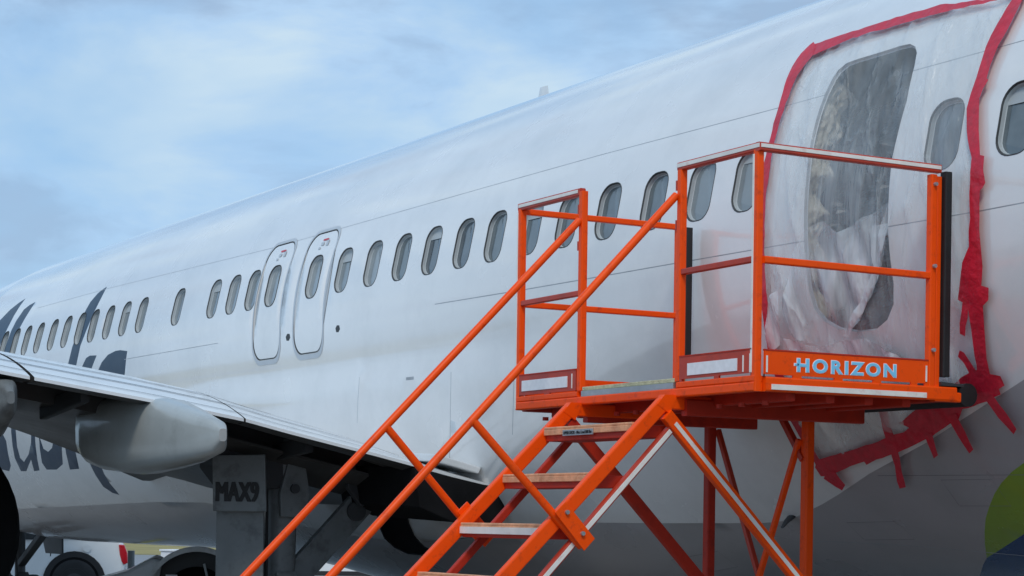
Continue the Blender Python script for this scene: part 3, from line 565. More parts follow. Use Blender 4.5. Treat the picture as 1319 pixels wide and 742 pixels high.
# ------------------------------------------------------------------ clear plastic sheeting taped over the opening
cover = tag(empty('plastic_cover', surf(-8.7, .1)), 'clear plastic sheeting stuck over the door opening with wide red tape', 'plastic sheet')
pm = bpy.data.materials.new('milky_clear_plastic'); pm.use_nodes = True; t = pm.node_tree; n = t.nodes; l = t.links
b = n['Principled BSDF']; b.inputs['Base Color'].default_value = (.78, .82, .83, 1); b.inputs['Roughness'].default_value = .16; b.inputs['Coat Weight'].default_value = 1; b.inputs['Coat Roughness'].default_value = .06
c = n.new('ShaderNodeTexCoord'); mp = n.new('ShaderNodeMapping'); mp.inputs['Scale'].default_value = (1.5, 1.5, .45); l.new(c.outputs['Object'], mp.inputs[0])
n1 = n.new('ShaderNodeTexNoise'); n1.inputs['Scale'].default_value = 3.2; n1.inputs['Detail'].default_value = 4; n1.inputs['Distortion'].default_value = .5; l.new(mp.outputs[0], n1.inputs[0])
v1 = n.new('ShaderNodeTexVoronoi'); v1.feature = 'DISTANCE_TO_EDGE'; v1.inputs['Scale'].default_value = 3.0
wv = n.new('ShaderNodeMixRGB'); wv.inputs[0].default_value = .30; l.new(mp.outputs[0], wv.inputs[1]); l.new(n1.outputs[1], wv.inputs[2]); l.new(wv.outputs[0], v1.inputs['Vector'])
mm = n.new('ShaderNodeMapRange'); mm.inputs[1].default_value = 0; mm.inputs[2].default_value = .045; mm.inputs[3].default_value = 1; mm.inputs[4].default_value = 0; l.new(v1.outputs[0], mm.inputs[0])
mp3 = n.new('ShaderNodeMapping'); mp3.inputs['Scale'].default_value = (5.5, 5.5, .55); mp3.inputs['Rotation'].default_value = (0, .12, 0); l.new(c.outputs['Object'], mp3.inputs[0])
n3 = n.new('ShaderNodeTexNoise'); n3.inputs['Scale'].default_value = 1.6; n3.inputs['Detail'].default_value = 5; n3.inputs['Roughness'].default_value = .6; n3.inputs['Distortion'].default_value = .6; l.new(mp3.outputs[0], n3.inputs[0])
st = n.new('ShaderNodeMapRange'); st.inputs[1].default_value = .53; st.inputs[2].default_value = .66; st.inputs[3].default_value = 0; st.inputs[4].default_value = 1; l.new(n3.outputs[0], st.inputs[0])  # streaks of extra opacity stand in for highlights along the folds
h0 = n.new('ShaderNodeMath'); h0.operation = 'MULTIPLY_ADD'; l.new(n3.outputs[0], h0.inputs[0]); h0.inputs[1].default_value = 1.6; l.new(n1.outputs[0], h0.inputs[2])
hh = n.new('ShaderNodeMath'); hh.operation = 'MULTIPLY_ADD'; l.new(mm.outputs[0], hh.inputs[0]); hh.inputs[1].default_value = .30; l.new(h0.outputs[0], hh.inputs[2])
bp = n.new('ShaderNodeBump'); bp.inputs['Strength'].default_value = .6; bp.inputs['Distance'].default_value = .03; l.new(hh.outputs[0], bp.inputs['Height']); l.new(bp.outputs[0], b.inputs['Normal'])
ar = n.new('ShaderNodeMapRange'); ar.inputs[1].default_value = .3; ar.inputs[2].default_value = .72; ar.inputs[3].default_value = .18; ar.inputs[4].default_value = .38; l.new(n1.outputs[0], ar.inputs[0])
aa = n.new('ShaderNodeMath'); aa.operation = 'MULTIPLY_ADD'; l.new(mm.outputs[0], aa.inputs[0]); aa.inputs[1].default_value = .05; l.new(ar.outputs[0], aa.inputs[2]); ab = n.new('ShaderNodeMath'); ab.operation = 'MULTIPLY_ADD'; l.new(st.outputs[0], ab.inputs[0]); ab.inputs[1].default_value = .10; l.new(aa.outputs[0], ab.inputs[2]); l.new(ab.outputs[0], b.inputs['Alpha'])
sb = DECAL['sheet'][0]; bb = bbox(sb)
so = dens(sb, .06)
def wrinkle(x, t):
    e = noise.noise(Vector((x*2.2, t*1.2, 5)))
    a = abs(noise.noise(Vector((x*7+t*2, t*2.6, 1))))
    inside = 0
    if ob[0] < x < ob[1] and ob[2] < t < ob[3]:
        inside = -.05*math.sin(math.pi*(x-ob[0])/(ob[1]-ob[0]))*math.sin(math.pi*(t-ob[2])/(ob[3]-ob[2]))
    low = sm((-.15-t)/.25)                       # loose folds towards the bottom
    rg = (1-abs(noise.noise(Vector((x*4.5+t*1.5, t*.9, 8)))))**14*.022+(1-abs(noise.noise(Vector((x*5-t*3, t*2.6, 3)))))**16*.014
    f = 1.0
    for qx, qt in so: f = min(f, math.hypot(x-qx, (t-qt)*1.88)/.12)
    return .005+f*(.014+rg+.012*e-.012*a+.006*noise.noise(Vector((x*16, t*14, 3))))+inside+f*low*(.03*math.sin(x*9+t*16)+.025*e)
skin('sheet', [pm], frange(bb[0], bb[1], .022), frange(bb[2], bb[3], .014), dens(sb, .05), off=0.0, offf=lambda x, t: max(.003, wrinkle(x, t)), parent=cover)
pm2 = pm.copy(); pm2.name = 'bunched_milky_plastic'
for nd in pm2.node_tree.nodes:
    if nd.type == 'MAP_RANGE' and abs(nd.inputs[4].default_value-.38) < .001: nd.inputs[3].default_value = .15; nd.inputs[4].default_value = .66; nd.inputs[1].default_value = .38; nd.inputs[2].default_value = .64
t2 = pm2.node_tree; b2_ = t2.nodes['Principled BSDF']; src = b2_.inputs['Alpha'].links[0].from_socket      # the bunched sheet gets denser lower down, where more layers lie on each other
c2 = t2.nodes.new('ShaderNodeTexCoord'); sx = t2.nodes.new('ShaderNodeSeparateXYZ'); t2.links.new(c2.outputs['Object'], sx.inputs[0])
m2 = t2.nodes.new('ShaderNodeMapRange'); m2.inputs[1].default_value = 3.42; m2.inputs[2].default_value = 3.02; m2.inputs[3].default_value = .15; m2.inputs[4].default_value = 1.25; t2.links.new(sx.outputs[2], m2.inputs[0])
mu = t2.nodes.new('ShaderNodeMath'); mu.operation = 'MULTIPLY'; t2.links.new(src, mu.inputs[0]); t2.links.new(m2.outputs[0], mu.inputs[1]); t2.links.new(mu.outputs[0], b2_.inputs['Alpha'])
def fold(name, poly, f, off0):
    q = dens(poly, .05); b_ = bbox(q); return skin(name, [pm2], frange(b_[0], b_[1], .018), frange(b_[2], b_[3], .010), q, off=off0, offf=f, parent=cover)
for k, p in enumerate(DECAL['fold']):
    fold('loose_fold', p, lambda x, t, k=k: .012*math.sin(x*30+t*22+k*2)+.02*noise.noise(Vector((x*8, t*7, 4+k)))+.012*abs(noise.noise(Vector((x*22+t*9, t*5, k)))), .035+.02*k)
for i, p in enumerate(DECAL['tape']):
    random.seed(i)
    q = dens(p, .045); q = [(x+random.uniform(-.004, .004), t+random.uniform(-.002, .002)) for x, t in q]; b_ = bbox(q)
    skin('tape_strip', [M['red']], frange(b_[0], b_[1], .05), frange(b_[2], b_[3], .03), q, off=.030+.0016*i, offf=lambda x, t: .006*noise.noise(Vector((x*9, t*9, 2))), parent=cover, thick=.0)
# ------------------------------------------------------------------ orange maintenance stand
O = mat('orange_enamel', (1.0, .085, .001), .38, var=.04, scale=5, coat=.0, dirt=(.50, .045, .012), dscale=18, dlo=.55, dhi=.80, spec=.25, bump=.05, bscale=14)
OF = mat('shaded_orange_enamel', (.52, .045, .016), .42, var=.12, scale=5, coat=.0, dirt=(.36, .04, .025), dscale=7, dlo=.45, dhi=.75, bump=.05, bscale=50)  # browner orange: shade of the stair-side panels put into the colour, plus random grime
OD = mat('shaded_dark_orange', (.50, .022, .002), .6, var=.2, scale=6, dirt=(.2, .012, .004), dscale=6)  # darker orange: shade of the undersides and far legs put into the colour
TP = mat('reflective_white_tape', (.84, .80, .74), .35, var=.08, scale=10, dirt=(.7, .45, .40), dscale=16, dlo=.55, dhi=.8)
TRD = mat('worn_orange_tread', (.78, .38, .20), .55, var=.2, scale=20, dirt=(.60, .22, .10), dscale=12, bump=.2, bscale=90)
NOS = mat('grit_nosing', (.56, .54, .34), .8, var=.2, scale=40, bump=.4, bscale=120)
STL = mat('bare_steel', (.42, .45, .46), .4, .6, var=.15, scale=12)
RUB = M['black']
CY_ = mat('sign_light_blue', (.22, .62, .90), .4, var=.04)
WH = mat('sign_white', (.86, .88, .88), .4, var=.03)
XR_, XL_, YB, YF, ZD, ZR = -7.84, -10.12, 5.78, 6.93, 2.33, 3.40
stand = tag(empty('maintenance_stand', (-9.0, 5.9, 0)), 'orange steel stair platform with railings parked against the covered door opening', 'work platform')
# deck and frame
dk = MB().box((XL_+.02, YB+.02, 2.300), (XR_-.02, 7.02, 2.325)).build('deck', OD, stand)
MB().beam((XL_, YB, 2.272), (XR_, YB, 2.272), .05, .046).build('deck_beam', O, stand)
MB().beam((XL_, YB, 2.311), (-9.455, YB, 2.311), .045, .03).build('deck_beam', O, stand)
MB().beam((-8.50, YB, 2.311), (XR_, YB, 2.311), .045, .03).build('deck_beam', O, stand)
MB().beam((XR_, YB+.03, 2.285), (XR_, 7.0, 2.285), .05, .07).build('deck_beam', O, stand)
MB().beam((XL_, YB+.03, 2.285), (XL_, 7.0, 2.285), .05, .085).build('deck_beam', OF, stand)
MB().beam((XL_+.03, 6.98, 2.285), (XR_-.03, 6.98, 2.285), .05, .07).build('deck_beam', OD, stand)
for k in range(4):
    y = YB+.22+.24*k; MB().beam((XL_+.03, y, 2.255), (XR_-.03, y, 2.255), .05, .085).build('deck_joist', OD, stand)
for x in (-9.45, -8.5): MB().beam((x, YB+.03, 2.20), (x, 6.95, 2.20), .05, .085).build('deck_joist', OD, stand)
bolt = MB()
for k in range(12): bolt.tube([(XR_-.10-k*.19, 5.90, 2.212), (XR_-.10-k*.19, 5.90, 2.192)], .018, 8)
bolt.build('deck_bolt', OD, stand)['kind'] = 'stuff'
MB().box((-9.42, YB-.012, 2.3265), (-8.53, YB+.06, 2.348)).build('deck_nosing', NOS, stand, bevel=.004)
MB().box((-9.42, YB-.018, 2.2955), (-8.53, YB+.019, 2.3255)).build('nosing_strip', STL, stand)
# posts
def post(x, y, z0, z1, m=O, w=.039, name='post'): return MB().beam((x, y, z0), (x, y, z1), w, w, up=(0, 1, 0)).build(name, m, stand)
post(XR_-.018, YB, 2.25, ZR); pL = post(XL_, YB, 2.25, ZR); p75 = post(-9.45, YB, 2.33, ZR+.015); p88 = post(-8.50, YB, 2.33, ZR-.005)
pR = post(XR_, 6.84, 2.25, ZR-.02); post(XR_-.01, 6.885, 2.25, ZR-.025, w=.032, name='post')
post(XL_, 6.86, 2.33, ZR-.01)
# top rails, middle rails
def rail(a, b, m=O, w=.034, h=.034, name='rail'): return MB().beam(a, b, w, h).build(name, m, stand)
def tape(par, a, b, w, h, up=(0, 0, 1), m=TP): MB().beam(a, b, w, h, up=up, r=.0008).build('reflective_tape', m, par)
r1 = rail((XR_, YB-.02, ZR+.012), (XR_, 6.885, ZR+.012), OF, .038, .042); tape(r1, (XR_+.0205, YB-.015, ZR+.016), (XR_+.0205, 6.88, ZR+.016), .003, .018)
r2 = rail((-8.52, YB, ZR+.013), (XR_+.0, YB, ZR+.013), OF, .038, .042); tape(r2, (-8.52, YB-.0205, ZR+.017), (XR_+.015, YB-.0205, ZR+.017), .003, .020)
r3 = rail((XL_-.02, YB, ZR+.013), (-9.46, YB, ZR+.013), OF, .038, .042); tape(r3, (XL_-.01, YB-.0205, ZR+.017), (-9.48, YB-.0205, ZR+.017), .003, .018)
rail((XL_, YB+.02, ZR-.012), (XL_, 6.9, ZR-.012))
rail((XR_, YB+.02, 2.877), (XR_, 6.83, 2.873)); rail((XL_, YB+.02, 2.857), (XL_, 6.85, 2.857))
rail((-8.49, YB, 2.88), (XR_-.02, YB, 2.882), OF, .030, .030); rail((XL_+.02, YB, 2.860), (-9.46, YB, 2.862), OF, .030, .030)
tape(stand, (XR_-.030, YB-.0205, 2.34), (XR_-.030, YB-.0205, ZR-.02), .014, .003, up=(0, 1, 0)); tape(pL, (XL_-.014, YB-.0205, 2.26), (XL_-.014, YB-.0205, ZR-.02), .008, .003, up=(0, 1, 0))
# toe boards with drain slots
def toe(a, b, z0, z1, nrm, m, slots, sz):
    a, b, nrm = Vector(a), Vector(b), Vector(nrm); d = (b-a); Ln = d.length; d.normalize(); mb = MB()
    def bx(u0, u1, za, zb): 
        P = [a+d*u0, a+d*u1, a+d*u1+nrm*.012, a+d*u0+nrm*.012]
        mb.prism([Vector((p.x, p.y, za)) for p in P], (0, 0, za), (0, 0, zb))
    bx(0, Ln, z0+sz, z1); u = 0
    for s0, s1 in slots: bx(u, s0, z0, z0+sz); u = s1
    bx(u, Ln, z0, z0+sz)
    return mb.build('toe_board', m, stand)
tR = toe((XR_+.008, YB+.025, 0), (XR_+.008, 6.815, 0), 2.318, 2.443, (1, 0, 0), O, [(.0, .17), (.22, .42), (.47, .66), (.71, .90), (.94, .99)], .014)
tC = toe((-8.475, YB-.008, 0), (XR_-.025, YB-.008, 0), 2.325, 2.448, (0, -1, 0), OF, [(.02, .30), (.34, .60)], .014)
tL = toe((XL_+.025, YB-.008, 0), (-9.475, YB-.008, 0), 2.318, 2.443, (0, -1, 0), OF, [(.0, .28), (.34, .62)], .014)
toe((XL_+.0, YB+.03, 0), (XL_+.0, 6.84, 0), 2.33, 2.443, (1, 0, 0), O, [], .01)
# lips along the toe boards, tape strips and blank placards
for a, b, m in (((XR_+.012, YB+.025, 2.447), (XR_+.012, 6.815, 2.447), OD), ((-8.475, YB-.012, 2.452), (XR_-.025, YB-.012, 2.452), OD), ((XL_+.025, YB-.012, 2.447), (-9.475, YB-.012, 2.447), OD)):
    MB().beam(a, b, .02, .008, r=.001).build('toe_lip', m, stand)
tape(tR, (XR_+.0275, YB+.06, 2.272), (XR_+.0275, 6.80, 2.272), .003, .026)
for y in (YB+.035, 6.80): tape(tR, (XR_+.0225, y, 2.34), (XR_+.0225, y, 2.42), .010, .003, up=(1, 0, 0))
tape(tC, (XR_-.035, YB-.0225, 2.34), (XR_-.035, YB-.0225, 2.43), .010, .003, up=(0, 1, 0))
WP = mat('white_placard', (.86, .85, .86), .45, var=.06, scale=30)
for par, x0, x1 in ((tC, -8.40, -7.98), (tL, -10.06, -9.56)):
    MB().box((x0, YB-.024, 2.354), (x1, YB-.0205, 2.414)).build('placard', WP, par)
    MB().box((x1+.045, YB-.024, 2.345), (x1+.053, YB-.0205, 2.425)).build('reflective_tape', TP, par)
# sign lettering on the toe board
mb = MB(); ox, oy = XR_+.0205, 5.992
place_text(mb, 'HORIZON', .09, .0050, (ox, oy, 2.3485), (0, 1, 0), (0, 0, 1), width=.618, height=.070, depth=.002, spacing=1.3)
mb.box((ox-.001, oy-.016, 2.378), (ox+.001, oy+.014, 2.392)); mb.build('lettering_outline', WH, tR)
mb = MB(); place_text(mb, 'HORIZON', .09, .0024, (ox+.002, oy+.0035, 2.3515), (0, 1, 0), (0, 0, 1), width=.611, height=.064, depth=.002, spacing=1.3)
mb.box((ox+.001, oy-.012, 2.381), (ox+.003, oy+.012, 2.389)); mb.build('lettering', CY_, tR)
# rubber bumpers against the fuselage
MB().beam((XR_+.005, 6.928, 2.37), (XR_+.005, 6.928, ZR-.0), .045, .045, up=(0, 1, 0)).build('bumper', RUB, stand)
MB().beam((XL_+.0, 6.925, 2.62), (XL_+.0, 6.925, ZR-.01), .045, .05, up=(0, 1, 0)).build('bumper', RUB, stand)
MB().tube([(XL_+.0, 7.09, 2.29), (XR_+.02, 7.08, 2.285)], .06, 18).build('front_roller', RUB, stand, smooth=True)
MB().prism([(XR_+.02, 6.90, 2.325), (XR_+.02, 7.05, 2.325), (XR_+.02, 7.05, 2.335), (XR_+.02, 6.90, 2.345)], (0, 0, 0), (-2.3, 0, 0)).build('front_flap', M['gear_dark'], stand)
MB().beam((XR_, 6.86, 2.27), (XR_, 7.03, 2.27), .045, .05).build('roller_bracket', O, stand)
# hinge bolts
for x, y in ((XR_, 6.84),):
    for z in (3.33, 2.92, 2.50): MB().tube([(x+.02, y+.0, z), (x+.036, y+.0, z)], .010, 8).build('bolt', STL, stand)
for x in (-8.5, -9.45):
    for z in (3.32, 3.12): 
        MB().beam((x-.032, YB, z-.025), (x-.032, YB, z+.025), .014, .03, up=(0, 1, 0)).build('hinge', OF, stand)
# stair stringers, treads
def P2(x, y, z): return Vector((x, y, z))
SR0, SR1 = (5.72, 2.275), (3.42, 0.0)
for x in (-8.52, -9.43):
    m = (SR0[1]-SR1[1])/(SR0[0]-SR1[0]); lo = (SR1[0], SR1[1]+.02)
    MB().beam((x, SR0[0]-.03, SR0[1]-.06), (x, lo[0], lo[1]), .045, .072, up=(0, -m, 1)).build('stringer', O, stand)
    MB().beam((x, SR0[0]-.03, 2.222), (x, 6.35, 2.222), .045, .07).build('stringer_head', O, stand)
    MB().prism([(x-.025, SR0[0]-.075, SR0[1]-.065), (x-.025, SR0[0]-.03, SR0[1]-.014), (x-.025, SR0[0]+.05, SR0[1]-.014), (x-.025, SR0[0]-.0, SR0[1]-.11)], (0, 0, 0), (.05, 0, 0)).build('gusset', O, stand)
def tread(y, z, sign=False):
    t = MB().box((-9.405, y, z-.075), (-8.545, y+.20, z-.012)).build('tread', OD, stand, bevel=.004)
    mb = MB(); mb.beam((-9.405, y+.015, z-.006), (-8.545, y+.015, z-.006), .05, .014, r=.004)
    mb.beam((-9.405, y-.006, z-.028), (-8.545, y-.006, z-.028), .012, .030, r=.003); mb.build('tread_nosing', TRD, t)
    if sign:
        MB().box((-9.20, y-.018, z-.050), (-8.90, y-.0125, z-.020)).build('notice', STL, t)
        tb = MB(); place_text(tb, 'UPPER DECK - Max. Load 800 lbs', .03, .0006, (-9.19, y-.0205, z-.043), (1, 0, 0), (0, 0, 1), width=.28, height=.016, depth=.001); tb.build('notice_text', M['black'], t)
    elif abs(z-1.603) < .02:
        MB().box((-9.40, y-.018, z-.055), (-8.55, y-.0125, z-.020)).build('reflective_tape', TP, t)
for k in range(8):
    z = 2.118-.2575*k; y = 5.535-.25*k*1.0
    if z > .1: tread(y, z, k == 0)
# handrails (round tube) and their struts
for x in (-8.52, -9.455):
    top = Vector((x, 5.757, 3.268 if x > -9 else 3.255)); lo = Vector((x, 3.60, 1.065 if x > -9 else 1.08))
    MB().tube([top, lo, lo+Vector((0, -.12, -.17)), lo+Vector((0, -.14, -.42))], .0205, 18).build('handrail', O, stand, smooth=True)
    a = Vector((x, 4.61, 2.092))
    xo = x+(.04 if x > -9 else -.03)
    MB().tube([a, Vector((xo, 5.20, 1.495))], .0205, 16).build('handrail_strut', O, stand, smooth=True)
    MB().prism([(xo+.02, 5.03, 1.66), (xo+.02, 5.09, 1.715), (xo+.02, 5.26, 1.535), (xo+.02, 5.20, 1.475)], (0, 0, 0), (.012, 0, 0)).build('strut_bracket', O, stand, bevel=.003)
    for yy, zz in ((5.095, 1.662), (5.185, 1.56)): MB().tube([(xo+.03, yy, zz), (xo+.046, yy, zz)], .011, 8).build('bolt', STL, stand)
    lo2 = Vector((x, 3.75, 1.22)); MB().tube([lo2, Vector((x, 4.3, .62))], .024, 16).build('handrail_strut', O, stand, smooth=True)
# folding support legs that cross under the stair
for x, xt in ((-8.50, 1), (-9.44, -1)):
    a = Vector((x+.0, 5.70, 2.16)); d = Vector((0, 7.92-5.70, -.02+.09-2.16+0.0)); b2 = Vector((x, 7.85, .04))
    s = MB().beam(a, b2, .045, .066, up=(0, 1, 1)).build('rear_leg', O if xt > 0 else OD, stand)
    if xt > 0:
        dd = (b2-a).normalized(); nn = Vector((0, dd.z, -dd.y)).normalized()
        tape(s, a+dd*.06+Vector((.0235, 0, 0)), a+dd*2.6+Vector((.0235, 0, 0)), .003, .022, up=(0, 1, 1))
    a = Vector((x+.03, 5.745, 2.10)); b2 = Vector((x+.03, 3.72, .04)); xx = x+(-.01 if xt > 0 else .0)
    a.x = b2.x = xx
    s = MB().beam(a, b2, .035, .042, up=(0, -1, 1)).build('front_leg', OF if xt > 0 else OD, stand)
    if xt > 0: tape(s, a+(b2-a)*.01+Vector((.019, .0, 0)), a+(b2-a)*.9+Vector((.019, 0, 0)), .003, .024, up=(0, -1, 1))
# upright legs at the aircraft side with cross braces
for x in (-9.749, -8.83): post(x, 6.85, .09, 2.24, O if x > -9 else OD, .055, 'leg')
MB().beam((-9.72, 6.885, 2.16), (-9.02, 6.885, .75), .03, .03).build('cross_brace', OF, stand)
MB().beam((-8.86, 6.815, 2.08), (-9.56, 6.815, .55), .03, .03).build('cross_brace', O, stand)
MB().beam((-9.05, 6.83, 2.22), (-8.84, 6.83, 1.97), .035, .035).build('knee_brace', OF, stand)
MB().beam((-9.749, 6.85, .35), (-8.83, 6.85, .35), .04, .04).build('cross_bar', O, stand)
for x, y in ((-9.749, 6.85), (-8.83, 6.85), (-8.52, 3.5), (-9.43, 3.5)):
    c = wheel_mb((x, y, .09), .09, .05).build('caster', M['tyre'], stand, smooth=True)
# ------------------------------------------------------------------ ground
ASP = mat('damp_apron_concrete', (.215, .205, .19), .5, var=.2, scale=1.5, dirt=(.15, .143, .133), dscale=.35, bump=.1, bscale=60)
tag(MB().add([(-3000, -3000, 0), (3000, -3000, 0), (3000, 3000, 0), (-3000, 3000, 0)], [(0, 1, 2, 3)]).build('apron', ASP), kind='structure')
CON = mat('pale_concrete', (.24, .24, .25), .7, var=.12, scale=.4)
v = Vector((-.93, .36, 0)).normalized(); pz = Vector((-v.y, v.x, 0))
def band(d0, d1, z, name, m, half=900):
    P = [v*d0-pz*half, v*d0+pz*half, v*d1+pz*half, v*d1-pz*half]
    return tag(MB().add([(p.x, p.y, z) for p in P], [(0, 1, 2, 3)]).build(name, m), kind='structure')
band(48, 60, .004, 'taxiway', CON); band(66, 78, .004, 'service_road', CON)
DRY = mat('dry_grass_ground', (.30, .24, .08), .9, var=.3, scale=.3, bump=.4, bscale=4)
band(84, 400, .006, 'grass_field', DRY)
# ------------------------------------------------------------------ vehicles under and beyond the fuselage
CAR = mat('white_car_paint', (.86, .87, .87), .2, var=.02, coat=.8); GLS = mat('tinted_glass', (.02, .025, .03), .05, var=.1, coat=1.0)
LMP = mat('red_lamp_lens', (.55, .01, .02), .12, var=.1, coat=1); TRIM = mat('black_plastic_trim', (.02, .02, .022), .5)
def vehicle(name, label, cat, org, ang, Ln, H, Wd, prof, wheels, wr, panes, lamps):
    e = tag(empty(name, org), label, cat); e.rotation_euler.z = ang
    def b(mb, nm, m, par, **k):
        o = mb.build(nm, m, None, **k); o.parent = par; return o
    # body: side outline with wheel arches, lofted across the width with a rounded shoulder
    outline = prof
    mbb = MB(); cx = Ln/2; cz = H*.45
    def ring(y, k): return [(cx+(x-cx)*k, y*(1-.10*sm((z-H*.5)/(H*.5))), cz+(z-cz)*k) for x, z in outline]
    mbb.loft([ring(-Wd/2, .965), ring(-Wd/2+.03, .985), ring(-Wd/2+.12, 1), ring(0, 1.004), ring(Wd/2-.12, 1), ring(Wd/2-.03, .985), ring(Wd/2, .965)])
    body = b(mbb, 'body', CAR, e, smooth=True, angle=30)
    for x in wheels:
        for s in (-1, 1):
            w_ = b(wheel_mb((x, s*(Wd/2-.085), wr), wr, .23), 'wheel', M['tyre'], e, smooth=True); b(rim_mb((x, s*(Wd/2-.085), wr), wr, .235), 'rim', M['gear_dark'], w_, smooth=True)
            arch = MB()
            for k0 in range(14):
                a0, a1 = math.pi*k0/14, math.pi*(k0+1)/14; r0, r1 = wr*1.05, wr*1.30
                P = [(x+r*math.cos(a), s*(Wd/2-.015), wr+r*math.sin(a)) for r, a in ((r0, a0), (r1, a0), (r1, a1), (r0, a1))]
                arch.prism(P, (0, 0, 0), (0, s*.03, 0))
            b(arch, 'wheel_arch', TRIM, e)
            disc = MB().tube([(x, s*(Wd/2-.06), wr), (x, s*(Wd/2+.010), wr)], wr*1.10, 28); b(disc, 'arch_liner', M['dark'], e)
    for pn in panes:
        for s in (-1, 1):
            b(MB().prism([(x, s*(Wd/2*(1-.10*sm((z-H*.5)/(H*.5))))+s*.004, z) for x, z in pn], (0, 0, 0), (0, s*.01, 0)), 'side_window', GLS, e)
    for (x, z, hx, hz) in lamps:
        for s in (-1, 1):
            b(MB().prism([(x+hx*.55, s*(Wd/2+.012), z), (x+hx, s*(Wd/2+.012), z+.04), (x+hx*.9, s*(Wd/2+.012), z+hz*.6), (x+hx*.6, s*(Wd/2+.012), z+hz), (x, s*(Wd/2+.012), z+hz), (x+.02, s*(Wd/2+.012), z+hz*.5), (x+hx*.3, s*(Wd/2+.012), z+.06)], (0, 0, 0), (0, -s*.18, 0)), 'tail_lamp', LMP, e, bevel=.02)
    return e, b
prof = [(0, .45), (.05, .30), (4.55, .30), (4.62, .55), (4.66, .9), (4.58, 1.12), (4.42, 1.5), (4.25, 1.68), (3.6, 1.76), (2.4, 1.78), (1.75, 1.70), (1.15, 1.12), (.25, .98), (.03, .78)]
car, b = vehicle('parked_car', 'white estate car with a red tail lamp seen under the aircraft belly', 'car', (-37.0, 7.7, 0), math.radians(72.6), 4.66, 1.78, 1.86, prof, (.85, 3.74), .42,
    [[(1.35, 1.16), (1.85, 1.62), (2.45, 1.68), (2.45, 1.16)], [(2.5, 1.16), (2.5, 1.68), (3.35, 1.66), (3.35, 1.16)], [(3.42, 1.18), (3.42, 1.64), (4.0, 1.58), (4.2, 1.2)]], [(4.50, .73, .175, .36)])
b(MB().beam((3.30, -.943, .32), (3.34, -.90, 1.15), .02, .012), 'door_shut_line', TRIM, car)
b(MB().box((4.35, -.95, .34), (4.70, .95, .52)), 'rear_bumper', TRIM, car, bevel=.03)
b(MB().tube([(3.95, -.94, 1.02), (3.95, -.95, 1.02)], .07, 16), 'fuel_flap', CAR, car)
vp = [(0, .40), (.05, .28), (5.5, .28), (5.6, .5), (5.6, 1.9), (5.5, 2.15), (5.2, 2.25), (1.9, 2.25), (1.5, 2.1), (.95, 1.25), (.2, 1.05), (.02, .8)]
van, b = vehicle('parked_van', 'white panel van parked beyond the landing gear and belly', 'van', (-42.2, 16.56, 0), math.radians(65), 5.6, 2.25, 1.95, vp, (.9, 4.5), .33,
    [[(1.2, 1.3), (1.65, 2.0), (2.3, 2.05), (2.3, 1.3)]], [(5.47, .9, .14, .5)])
b(MB().box((2.45, -.985, .6), (2.465, -.965, 2.1)), 'sliding_door_line', TRIM, van); b(MB().box((3.85, -.985, .6), (3.865, -.965, 2.1)), 'sliding_door_line', TRIM, van)
b(MB().box((1.35, -.99, .36), (4.0, -.975, .46)), 'side_trim', TRIM, van)
# tow tractor with an arched mudguard, standing behind the landing gear
TT = mat('tug_light_grey_paint', (.72, .75, .76), .35, var=.06, coat=.3, dirt=(.5, .51, .5), dscale=5)
ang = math.radians(90-20.9)
tug = tag(empty('tow_tractor', (-17.0, 6.45, 0)), 'light grey tow tractor with an arched mudguard beside the landing gear', 'tow tractor'); tug.rotation_euler.z = ang
def tb(mb, nm, m, par=tug, **k):
    o = mb.build(nm, m, None, **k); o.parent = par; return o
def arc(r0, r1, y0, y1, a0, a1, cz, n=22):
    mb = MB(); rings = []
    for i in range(n+1):
        a = math.radians(a0+(a1-a0)*i/n); rings.append([(r*math.cos(a), y, cz+r*math.sin(a)) for r, y in ((r0, y0), (r1, y0), (r1, y1), (r0, y1))])
    return mb.loft(rings)
for i, x in enumerate((0, -1.75)):
    for y in (.05, 1.25):
        if i and y < 1: continue
        wv_ = tb(wheel_mb((x, y, .47), .47, .30), 'wheel', M['tyre'], smooth=True); tb(rim_mb((x, y, .47), .47, .305), 'rim', M['gear'], wv_, smooth=True)
        ridges = MB()
        for k in range(24):
            a = 2*math.pi*k/24; c_, s_ = math.cos(a), math.sin(a); ridges.beam((x+.45*c_, y-.155, .47+.45*s_), (x+.478*c_, y-.02, .47+.478*s_), .03, .02)
        tb(ridges, 'tread_lug', M['tyre'], wv_)
tb(arc(.435, .475, -.16, .28, 12, 165, .87), 'mudguard', TT, smooth=True, angle=30)
tb(arc(.30, .435, .02, .06, 0, 180, .87), 'guard_liner', M['gear_dark'])
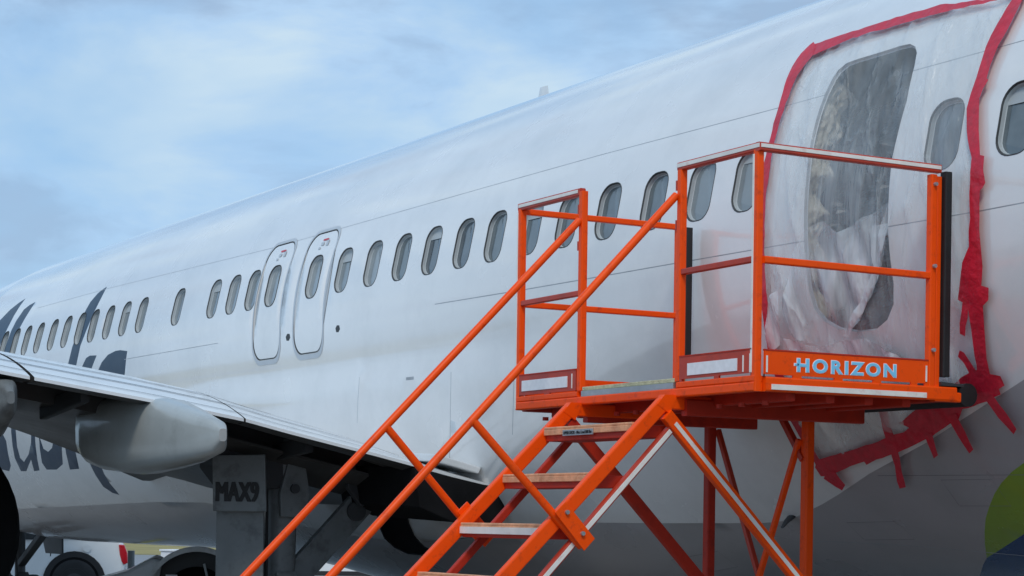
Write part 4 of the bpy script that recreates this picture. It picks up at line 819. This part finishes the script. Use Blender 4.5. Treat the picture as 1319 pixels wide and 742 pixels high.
tb(arc(.0, .435, .20, .24, 0, 180, .87), 'inner_panel', M['dark'])
tb(MB().prism([(-.40, .0, .55), (-.30, .0, 1.22), (-.38, .0, 1.25), (-.62, .0, 1.12), (-1.3, .0, .92), (-2.2, .0, .86), (-2.35, .0, .45)], (0, 0, 0), (0, 1.3, 0)), 'bonnet', TT, bevel=.03)
tb(MB().box((.42, .1, .3), (.9, 1.3, .80)), 'rear_deck', TT, bevel=.03)
tb(MB().beam((.15, -.13, .85), (.06, -.14, 1.20), .02, .02), 'grab_rail', STL); tb(MB().box((-.27, -.12, 1.06), (-.17, -.10, 1.10)), 'marker_plate', WP)
# small things on the apron beyond
def spot(px_deg, d): a = math.radians(px_deg); return Vector((-math.cos(a)*d, math.sin(a)*d, 0))
p = spot(18.97, 33.0)
gp = tag(empty('barrier_post', p), 'grey upright post standing behind the white car tail', 'post')
def at(mb, nm, m, e, **k): o = mb.build(nm, m, None, **k); o.parent = e; return o
at(MB().tube([(0, 0, .03), (0, 0, 1.05)], .055, 14), 'upright', M['gear'], gp, smooth=True); at(MB().box((-.18, -.18, 0), (.18, .18, .03)), 'base_plate', M['gear_dark'], gp, bevel=.006)
p = spot(19.12, 31.0)
cn = tag(empty('safety_bollard', p), 'short yellow bollard standing beside the grey post', 'bollard')
YEL = mat('safety_yellow', (.70, .55, .03), .5)
at(MB().tube([(0, 0, .03), (0, 0, .70), (0, 0, .76), (0, 0, .79)], [.06, .055, .04, .01], 14), 'bollard_body', YEL, cn, smooth=True); at(MB().box((-.14, -.14, 0), (.14, .14, .03)), 'base_plate', M['dark'], cn, bevel=.006)
p = spot(20.15, 40.0)
ub = tag(empty('utility_cabinet', p), 'small pale utility cabinet far off beside the grass', 'cabinet'); ub.rotation_euler.z = math.radians(20)
at(MB().box((-.2, -.18, .0), (.2, .18, .92)), 'cabinet_body', WP, ub, bevel=.02); at(MB().box((.201, -.12, .72), (.206, .12, .80)), 'vent', M['gear_dark'], ub); at(MB().box((-.22, -.20, .921), (.22, .20, .96)), 'lid', WP, ub, bevel=.01)
